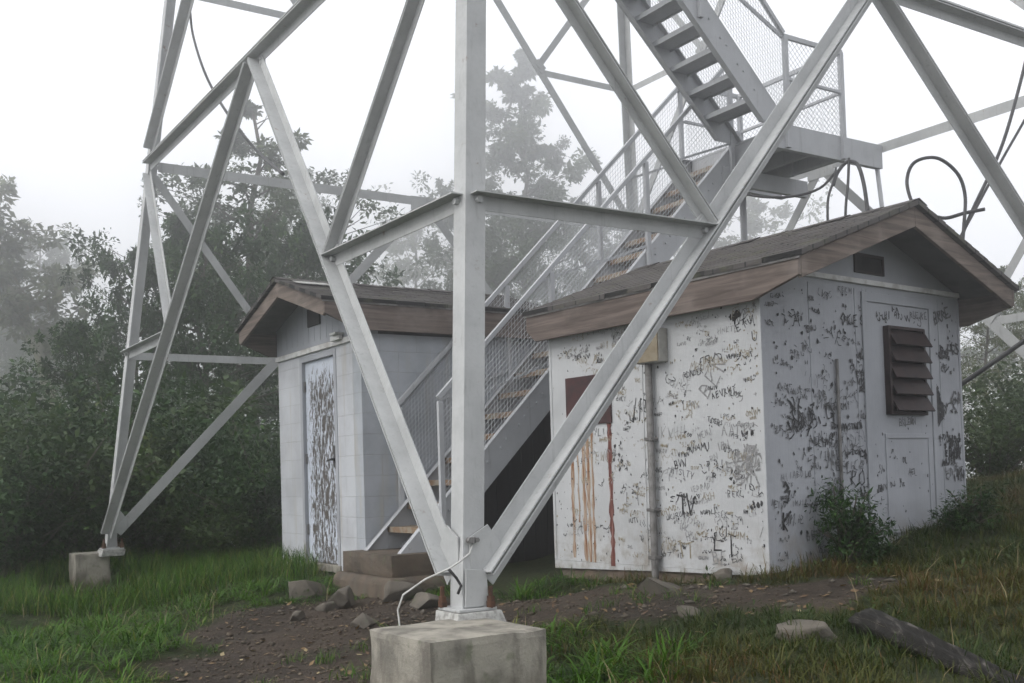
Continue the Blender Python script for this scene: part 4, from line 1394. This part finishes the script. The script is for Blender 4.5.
def bush_proto(name, h, w, ncl, per, size, mat, nst=14, aspect=.5):
    root = empty(name, (0, 0, -50))
    m = MB()
    cs, rr = [], []
    for j in range(nst):
        a = j * 2.4 + random.uniform(-.4, .4)
        ln = w * random.uniform(.3, 1)
        hh = h * random.uniform(.5, 1.0) * (1 - .4 * (ln / w) ** 2)
        p, q = Vector((random.gauss(0, .06), random.gauss(0, .06), 0)), Vector((math.cos(a) * ln, math.sin(a) * ln, hh))
        mid = p.lerp(q, .5) + Vector((0, 0, hh * .18))
        m.tube([p, mid, q], [.018, .012, .004], 5)
        for s in np.linspace(.25, 1.02, max(2, ncl // nst)):
            e = (p.lerp(mid, s * 2) if s < .5 else mid.lerp(q, s * 2 - 1)) + Vector((random.gauss(0, .09), random.gauss(0, .09), random.gauss(0, .07)))
            e.z = max(e.z, .06)
            cs.append(e)
            rr.append(random.uniform(.12, .28) * max(w, .5))
    m.build('stem', BARK, root, smooth=True)
    V, F, ti = leaf_cloud(cs, rr, per, size, aspect)
    V[:, 2] = np.maximum(V[:, 2], .0)
    np_mesh('foliage', V, F, mat, ti, root)
    return root

P_BUSH = bush_proto('shrub', 1.7, 1.15, 140, 75, .062, LEAF_DARK, 24)
P_BUSH2 = bush_proto('broad_shrub', 1.5, 1.3, 130, 70, .065, LEAF, 22)
P_WEED = bush_proto('weed_clump', .75, .30, 130, 34, .05, LEAF_DARK, 22, .3)
SHRUBS = [
    ('P_BUSH', -5.95, 12.6, 1.08, 0.98, 0.3, 'dark shrub in the left corner of the picture', 'shrubs along the left edge of the clearing'),
    ('P_BUSH2', -5.82, 13.6, 1.35, 1.43, 1.2, 'broad shrub with brighter leaves left of the far left footing', 'shrubs along the left edge of the clearing'),
    ('P_BUSH', -7.29, 14.5, 1.42, 1.58, 2.2, 'tall dark shrub at the very left edge', 'shrubs along the left edge of the clearing'),
    ('P_BUSH', -5.54, 14.2, 1.08, 1.36, 4.1, 'dark shrub right behind the far left tower leg', 'shrubs along the left edge of the clearing'),
    ('P_BUSH2', -5.02, 14.8, 1.21, 1.21, 2.9, 'low shrub to the right of the far left tower leg', 'shrubs along the left edge of the clearing'),
    ('P_BUSH', -4.38, 15, 1.17, 1.23, 5.2, 'shrub behind the light diagonal brace', 'shrubs along the left edge of the clearing'),
    ('P_BUSH', -3.06, 13.4, 0.94, 1.18, 0.9, 'shaded shrub against the left corner of the block shed', 'shrubs along the left edge of the clearing'),
    ('P_BUSH2', -3.44, 13.3, 0.92, 0.71, 2.4, 'low dark shrub at the grass edge left of the block shed', 'shrubs along the left edge of the clearing'),
    ('P_BUSH2', -7.52, 16.5, 1.98, 2.2, 0.2, 'taller shrub behind the dark left corner shrub', 'shrubs along the left edge of the clearing'),
    ('P_BUSH2', -5.44, 17.5, 2.04, 2.04, 3.6, 'shrub farther back between the tower leg and the block shed', 'shrubs along the left edge of the clearing'),
    ('P_BUSH', -6.24, 17, 1.79, 1.79, 1.7, 'dark shrub deep behind the far left tower leg', 'shrubs along the left edge of the clearing'),
    ('P_BUSH2', 5.62, 12.5, 0.76, 0.76, 2.0, 'olive shrub just beyond the right corner of the wooden shed', 'shrubs beyond the wooden shed at right'),
    ('P_BUSH2', 6.74, 13.5, 1.08, 1.08, 0.7, 'shrub cut off by the right edge of the picture', 'shrubs beyond the wooden shed at right'),
    ('P_WEED', 2.4, 7.7, 0.8, 0.94, 0.2, 'tall green weed clump against the vented shed wall', 'weeds growing along the wooden shed'),
    ('P_WEED', 2.76, 7.9, 0.23, 0.23, 1.9, 'low weed clump under the shed louvers', 'weeds growing along the wooden shed'),
    ('P_WEED', 3.46, 8.1, 0.73, 0.58, 3.1, 'bushy dark weed clump at the right corner of the wooden shed', 'weeds growing along the wooden shed'),
    ('P_BUSH', 0.57, 12.6, 1.05, 1.16, 4.1, 'added shrub blocking light behind the gap between the sheds', None),  # added to block light reaching the gap from behind
    ('P_WEED', 4.19, 8.9, 0.05, 0.04, 5.1, 'dark weed clump at the right edge beyond the shed', 'weeds growing along the wooden shed'),
]
for pn, side, ahead, sc, szs, rz, lab, grp in SHRUBS:
    plant(globals()[pn], side, ahead, sc, rz, lab, 'shrub', grp, szs, .03)

# ------------------------------------------------------------------ grass, pebbles, litter (nobody could count them)
def blades(P, L, W, lean_amt, tint):
    """curved blades: 3 segments"""
    n = len(P)
    a = rng.uniform(0, 2 * PI, n)
    dirv = np.stack([np.cos(a), np.sin(a)], -1)
    side = np.stack([-dirv[:, 1], dirv[:, 0], np.zeros(n)], -1)
    lean = lean_amt * rng.uniform(.3, 1.4, n)
    rows = []
    for t, wf in ((0, 1), (.4, .85), (.75, .5), (1, 0.06)):
        hor = (t ** 1.7) * L * lean
        z = L * (t - .35 * lean * t * t)
        c = P + np.concatenate([dirv * hor[:, None], z[:, None]], 1)
        rows.append(c - side * (W * wf)[:, None])
        rows.append(c + side * (W * wf)[:, None])
    V = np.stack(rows, 1).reshape(-1, 3)
    i0 = np.arange(n)[:, None] * 8
    F = np.concatenate([np.stack([i0 + 2 * k, i0 + 2 * k + 1, i0 + 2 * k + 3, i0 + 2 * k + 2], -1).reshape(-1, 4) for k in range(3)], 0)
    return V, F, np.repeat(tint, 8)

SHED_RECTS = [(np.array(A[:2]), 2.4339, (0.0, LW), (-G, 0.0)), (np.array(B0[:2]), PI / 4, (0.0, BL), (0.0, BG))]
def inside_sheds(xy, mg=.02):
    bad = np.zeros(len(xy), bool)
    for org, rz, xr, yr in SHED_RECTS:
        q = xy - org
        lx = q @ np.array([math.cos(rz), math.sin(rz)])
        ly = q @ np.array([-math.sin(rz), math.cos(rz)])
        bad |= (lx > xr[0] - mg) & (lx < xr[1] + mg) & (ly > yr[0] - mg) & (ly < yr[1] + mg)
    return bad
def scatter(n, smin, smax, amin, amax, dens):
    sa = np.stack([rng.uniform(smin, smax, n), rng.uniform(amin, amax, n)], -1)
    keep = rng.uniform(0, 1, n) < dens(sa)
    sa = sa[keep]
    xy = _e2 + sa[:, :1] * _rx + sa[:, 1:] * _fx
    ok = ~inside_sheds(xy)
    for cc in ('N', 'L'):
        p = node(cc, 0)
        q = np.array(tw(p.x + SGN[cc][0] * .12, p.y + SGN[cc][1] * .12, 0)[:2])
        ok &= np.abs((xy - q) @ np.array([1, 1]) / S2) + 0 > -9
        lu = (xy - q) @ (np.array([1, 1]) / S2)
        lvv = (xy - q) @ (np.array([-1, 1]) / S2)
        ok &= ~((np.abs(lu + (.12 if cc == 'L' else 0)) < (.5 if cc == 'L' else .36)) & (np.abs(lvv + (.1 if cc == 'L' else 0)) < (.45 if cc == 'L' else .36)))
    q = np.array(tw(-2.1, .24, 0)[:2])
    lu = (xy - q) @ (np.array([1, 1]) / S2)
    lvv = (xy - q) @ (np.array([-1, 1]) / S2)
    ok &= ~((np.abs(lu) < .5) & (np.abs(lvv) < .62))
    q = np.array(tw(-.4, -.1, 0)[:2])
    lu = (xy - q) @ (np.array([1, 1]) / S2)
    lvv = (xy - q) @ (np.array([-1, 1]) / S2)
    ok &= ~((np.abs(lu) < 1.6) & (np.abs(lvv) < .95))
    sa, xy = sa[ok], xy[ok]
    return sa, np.concatenate([xy, height(xy)[:, None] - .01], 1)
def clump(sa, f=1.0):
    return .5 + .5 * np.sin(sa[:, 0] * 6.3 * f + 2 * np.sin(sa[:, 1] * 4.1 * f)) * np.sin(sa[:, 1] * 7.7 * f + 1.7 * np.sin(sa[:, 0] * 3.7 * f))

def right_side(sa):
    return np.clip((sa[:, 0] - .1 + .25 * np.sin(sa[:, 1] * 2)) / .6, 0, 1)
def tufts(P0, kmin, kmax, rad, Lm, tint0, wid, lean):
    """tussocks: blades rooted close together that spread outwards and droop"""
    k = rng.integers(kmin, kmax, len(P0))
    idx = np.repeat(np.arange(len(P0)), k)
    n = len(idx)
    a = rng.uniform(0, 2 * PI, n)
    r = rad[idx] * np.sqrt(rng.uniform(0, 1, n))
    P = P0[idx].copy()
    P[:, 0] += np.cos(a) * r
    P[:, 1] += np.sin(a) * r
    P[:, 2] = height(P[:, :2]) - .01
    L = Lm[idx] * rng.uniform(.5, 1.3, n)
    a2 = a + rng.normal(0, .6, n)
    dirv = np.stack([np.cos(a2), np.sin(a2)], -1)
    side = np.stack([-dirv[:, 1], dirv[:, 0], np.zeros(n)], -1)
    ln = lean * rng.uniform(.25, 1.3, n)
    W = L * wid + .0013
    rows = []
    for t, wf in ((0, .8), (.35, 1), (.7, .7), (1, .06)):
        hor = t ** 1.6 * L * ln
        z = L * (t - .5 * ln * t * t)
        c = P + np.concatenate([dirv * hor[:, None], z[:, None]], 1)
        rows += [c - side * (W * wf)[:, None], c + side * (W * wf)[:, None]]
    V = np.stack(rows, 1).reshape(-1, 3)
    i0 = np.arange(n)[:, None] * 8
    F = np.concatenate([np.stack([i0 + 2 * q, i0 + 2 * q + 1, i0 + 2 * q + 3, i0 + 2 * q + 2], -1).reshape(-1, 4) for q in range(3)], 0)
    ti = np.clip(tint0[idx] + rng.normal(0, .14, n) + (rng.uniform(0, 1, n) > .95) * .5, 0, 1)
    return V, F, np.repeat(ti, 8)
# lush grass, left and behind
sa, P = scatter(11500, -8, 1.0, 3.4, 15.5, lambda s: turf(s) ** 1.4 * (1 - right_side(s)) * (.45 + .55 * clump(s)) * np.clip(1.3 - s[:, 1] / 24, .3, 1))
tf = np.clip(turf(sa) + .15, .3, 1)
V, F, ti = tufts(P, 14, 30, .05 + .05 * rng.uniform(0, 1, len(P)), (.08 + .21 * rng.uniform(0, 1, len(P)) ** 1.8 * (.25 + .75 * clump(sa, .45))) * tf * np.clip(1.75 - .09 * sa[:, 1], .7, 1.35), np.clip(rng.uniform(.0, .55, len(P)) + .3 * clump(sa, .6), 0, .8), .019, 1.45)
tag(np_mesh('grass', V, F, GRASS, ti), kind='stuff')
# olive and reddish grass on the right hand slope
sa, P = scatter(24000, .0, 8, 3.2, 13, lambda s: turf(s) ** 1.2 * right_side(s) * (.45 + .55 * clump(s, 1.2)))
tf = np.clip(turf(sa) + .1, .3, 1)
V, F, ti = tufts(P, 12, 26, .04 + .06 * rng.uniform(0, 1, len(P)), (.045 + .10 * rng.uniform(0, 1, len(P)) ** 2) * tf, np.clip(.46 + .36 * np.sin(sa[:, 0] * 2.1 + sa[:, 1] * 1.3) + rng.normal(0, .15, len(P)), 0, 1), .010, .9)
tag(np_mesh('dry_grass', V, F, GRASS_DRY, ti), kind='stuff')
# scattered tufts on the trodden earth
sa0, P0 = scatter(150, -1.7, 2.6, 3.4, 8.6, lambda s: (1 - turf(s)) * .9 * (clump(s, .7) > .55))
if len(P0):
    k = 34
    P = np.repeat(P0, k, 0)
    P[:, :2] += rng.normal(0, .045, (len(P), 2))
    L = rng.uniform(.04, .13, len(P))
    V, F, ti = blades(P, L, L * .016 + .001, 1.0, rng.uniform(0, 1, len(P)))
    tag(np_mesh('sparse_grass', V, F, GRASS, ti), kind='stuff')
# taller grass against the block shed and round the footing
sa, P = scatter(15000, -5.6, -2.0, 10.6, 13.2, lambda s: turf(s) * (.3 + .7 * clump(s, 1.6)))
L = rng.uniform(.13, .34, len(P))
V, F, ti = blades(P, L, L * .011 + .0014, .55, rng.uniform(0, 1, len(P)))
tag(np_mesh('tall_grass', V, F, GRASS, ti), kind='stuff')
# grass right at the gable wall
sa, P = scatter(7000, 1.9, 4.6, 7.2, 9.6, lambda s: .5 * clump(s, 1.4))
L = rng.uniform(.05, .18, len(P))
V, F, ti = blades(P, L, L * .012 + .0013, .6, rng.uniform(0, .8, len(P)))
tag(np_mesh('tall_grass', V, F, GRASS_DRY, ti), kind='stuff')
# low broad-leaved ground cover
sa1, P1 = scatter(900, -8, .5, 4, 15, lambda s: turf(s) * (1 - right_side(s)) * (.25 + .75 * (clump(s, .5) > .6)))
sa2, P2 = scatter(500, .5, 7, 3.6, 10.5, lambda s: turf(s) * right_side(s) * (clump(s, .6) > .55))
P = np.concatenate([P1, P2])
P[:, 2] += .05
V, F, ti = leaf_cloud(P, rng.uniform(.05, .14, len(P)), 22, .028, .5, .8, droop=.1, squash=.6)
V[:, 2] = np.maximum(V[:, 2], np.repeat(np.repeat(P[:, 2] - .05, 22), 4))
tag(np_mesh('ground_cover', V, F, LEAF, ti), kind='stuff')
# dead straw stalks through the grass
sa, P = scatter(3600, -7, 7, 3.6, 12.5, lambda s: turf(s) * (.6 - .35 * right_side(s)))
L = rng.uniform(.08, .3, len(P))
V, F, ti = blades(P, L, L * .004 + .0014, .9, rng.uniform(.55, 1, len(P)))
STRAW = m_leaf('straw', (0.16, 0.125, 0.06), (0.22, 0.17, 0.09), (0.28, 0.23, 0.13), .2)
tag(np_mesh('dead_stalks', V, F, STRAW, ti), kind='stuff')
# pebbles
def pebbles(name, P, size, mat):
    n = len(P)
    ico = np.array([(0, 0, .6), (.9, 0, .1), (.28, .85, .1), (-.72, .53, .1), (-.72, -.53, .1), (.28, -.85, .1), (0, 0, -.4)])
    fc = np.array([(0, 1, 2), (0, 2, 3), (0, 3, 4), (0, 4, 5), (0, 5, 1), (6, 2, 1), (6, 3, 2), (6, 4, 3), (6, 5, 4), (6, 1, 5)])
    a = rng.uniform(0, 6.28, n)
    s = size * rng.uniform(.5, 1.6, (n, 1)) * rng.uniform(.6, 1.3, (n, 3))
    base = ico[None] * (1 + rng.normal(0, .15, (n, 7, 3))) * s[:, None, :]
    x = base[..., 0] * np.cos(a)[:, None] - base[..., 1] * np.sin(a)[:, None]
    y = base[..., 0] * np.sin(a)[:, None] + base[..., 1] * np.cos(a)[:, None]
    V = (np.stack([x, y, base[..., 2]], -1) + P[:, None, :]).reshape(-1, 3)
    F = (fc[None] + (np.arange(n) * 7)[:, None, None]).reshape(-1, 3)
    V[:, 2] += .013
    return np_mesh(name, V, F, mat)
PEB = m_plain('pebble', (0.145, 0.115, 0.083), (0.04, 0.030, 0.024), 14, 0.9)
sa, P = scatter(26000, -2.6, 3.2, 3.6, 9.4, lambda s: (1 - turf(s)) * (.06 + .6 * clump(s, .8) ** 2))
tag(pebbles('gravel', P, .012, PEB), kind='stuff')
sa, P = scatter(900, -2.4, 3.0, 4, 9.2, lambda s: (1 - turf(s)) * .6)
tag(pebbles('gravel', P, .028, ROCK), kind='stuff')
# dead leaves
n = 1100
sa, P = scatter(n, -2.4, 4, 3.6, 9.4, lambda s: .4 + .5 * (1 - turf(s)))
P[:, 2] += .02
a = rng.uniform(0, 6.28, len(P))
Lf = rng.uniform(.015, .035, len(P))
dx, dy = np.stack([np.cos(a), np.sin(a), rng.normal(0, .3, len(P))], -1), np.stack([-np.sin(a), np.cos(a), rng.normal(0, .3, len(P))], -1)
V = np.stack([P - dx * Lf[:, None], P + dy * (Lf * .5)[:, None], P + dx * Lf[:, None], P - dy * (Lf * .5)[:, None]], 1).reshape(-1, 3)
LITTER = m_leaf('leaf_litter', (0.13, 0.075, 0.04), (0.2, 0.13, 0.06), (0.33, 0.27, 0.15), .1)
tag(np_mesh('leaf_litter', V, np.arange(len(P) * 4).reshape(-1, 4), LITTER, np.repeat(rng.uniform(0, 1, len(P)), 4)), kind='stuff')

# ------------------------------------------------------------------ rocks and log
def rock(side, ahead, sx, sy, sz, seed, lab, sink=.3):
    rr = np.random.default_rng(seed)
    bm = bmesh.new()
    bmesh.ops.create_icosphere(bm, subdivisions=4, radius=1)
    k = rr.normal(0, 1, (7, 3))
    ph = rr.uniform(0, 6.28, 7)
    cuts = rr.normal(0, 1, (14, 3))
    cuts /= np.linalg.norm(cuts, axis=1)[:, None]
    cd_ = rr.uniform(.35, .75, 14)
    for v in bm.verts:
        p = np.array(v.co)
        for c_, d_ in zip(cuts, cd_):
            e = p @ c_ - d_
            if e > 0:
                p = p - c_ * e * .97
        p = p * (1 + .05 * np.sin(k @ p * 3 + ph).sum() / 2)
        v.co = Vector(p * np.array([sx, sy, sz]))
    me = bpy.data.meshes.new('rock')
    bm.to_mesh(me)
    bm.free()
    me.materials.append(ROCK)
    me.polygons.foreach_set('use_smooth', [True] * len(me.polygons))
    o = bpy.data.objects.new('rock', me)
    COL.objects.link(o)
    x, y = spot(side, ahead)
    o.location = (x, y, hz(x, y) + sz * (1 - sink) * .35)
    o.rotation_euler = (rr.uniform(-.2, .2), rr.uniform(-.2, .2), rr.uniform(0, 6.28))
    return tag(o, lab, 'rock')
ROCKS = [
    (-1.88, 9.62, 0.27, 0.2, 0.15, 1, 'flat grey rock on the path edge left of the concrete step', 0.1),
    (-1.45, 9.03, 0.28, 0.2, 0.12, 2, 'brown rock lying in front of the concrete step', 0.1),
    (-1.02, 9.13, 0.24, 0.17, 0.13, 3, 'jagged brown rock under the right of the concrete step', 0.1),
    (-1.55, 8.95, 0.16, 0.12, 0.1, 4, 'small low rock on the path before the step rocks', 0.3),
    (-0.75, 8.65, 0.18, 0.15, 0.1, 5, 'dark rock between the step and the near footing', 0.3),
    (1.47, 5.56, 0.2, 0.17, 0.11, 6, 'lichen grey rock in the grass left of the log', 0.3),
    (1.03, 7.72, 0.26, 0.16, 0.12, 7, 'flat rock breaking the earth below the conduit', 0.3),
    (1.48, 7.61, 0.16, 0.11, 0.08, 8, 'flat stone by the corner of the wooden shed', 0.3),
    (-1.8, 8.75, 0.12, 0.09, 0.07, 9, 'small stone at the left edge of the path', 0.3),
    (1.1, 6.78, 0.15, 0.12, 0.07, 10, 'half buried stone in the earth before the wooden shed', 0.3),
    (-1.17, 8.2, 0.17, 0.13, 0.1, 11, 'brown stone nearest the footing on the path', 0.3),
]
for r_ in ROCKS:
    rock(*r_)

lx, ly = spot(1.75, 4.95)
lg = empty('weathered_log', (lx, ly, hz(lx, ly)), 0, label='dark weathered log half buried in the grass of the slope', cat='log')
p0, p1 = Vector((*spot(1.86, 5.75), 0)), Vector((*spot(2.08, 4.3), 0))
p0.z, p1.z = hz(p0.x, p0.y) + .05, hz(p1.x, p1.y) + .03
m = MB()
pts, rad = [], []
rings = []
K = 26
ax = (p1 - p0).normalized()
sdv = ax.cross(Vector((0, 0, 1))).normalized()
upv = sdv.cross(ax)
for i in range(K + 1):
    t = i / K
    c_ = p0.lerp(p1, t) + upv * (.02 * math.sin(t * 5)) + sdv * .03 * math.sin(t * 4)
    r0 = .072 * (1 - .25 * t) * (1 + .06 * math.sin(t * 21))
    ring = []
    for j in range(28):
        a = 2 * PI * j / 28
        rr_ = r0 * (1 + .10 * math.sin(a * 3 + 1) + .07 * math.sin(a * 7 + t * 3) + random.gauss(0, .025))
        rough_end = (random.uniform(-.03, .03) if i in (0, K) else 0)
        ring.append(c_ + ax * rough_end + sdv * math.cos(a) * rr_ * 1.15 + upv * math.sin(a) * rr_ - lg.location)
    rings.append(ring)
m.loft(rings)
def m_log():
    k = NT('weathered_log')
    d = (p1 - p0)
    v = k.map((30, 30, 30), (0, 0, 0))
    rotn = k.map((26, 2.2, 26), (0, 0, -math.atan2(d.y, d.x) + PI / 2))
    n1 = k.noise(1.0, 6, .65, rotn, .6)
    c = k.mix(k.ramp(n1, .5, .74), (0.010, 0.009, 0.008), (0.11, 0.10, 0.09))
    return k.done(c, .9, n1, .8, .02)
m.build('log', m_log(), lg, smooth=True)
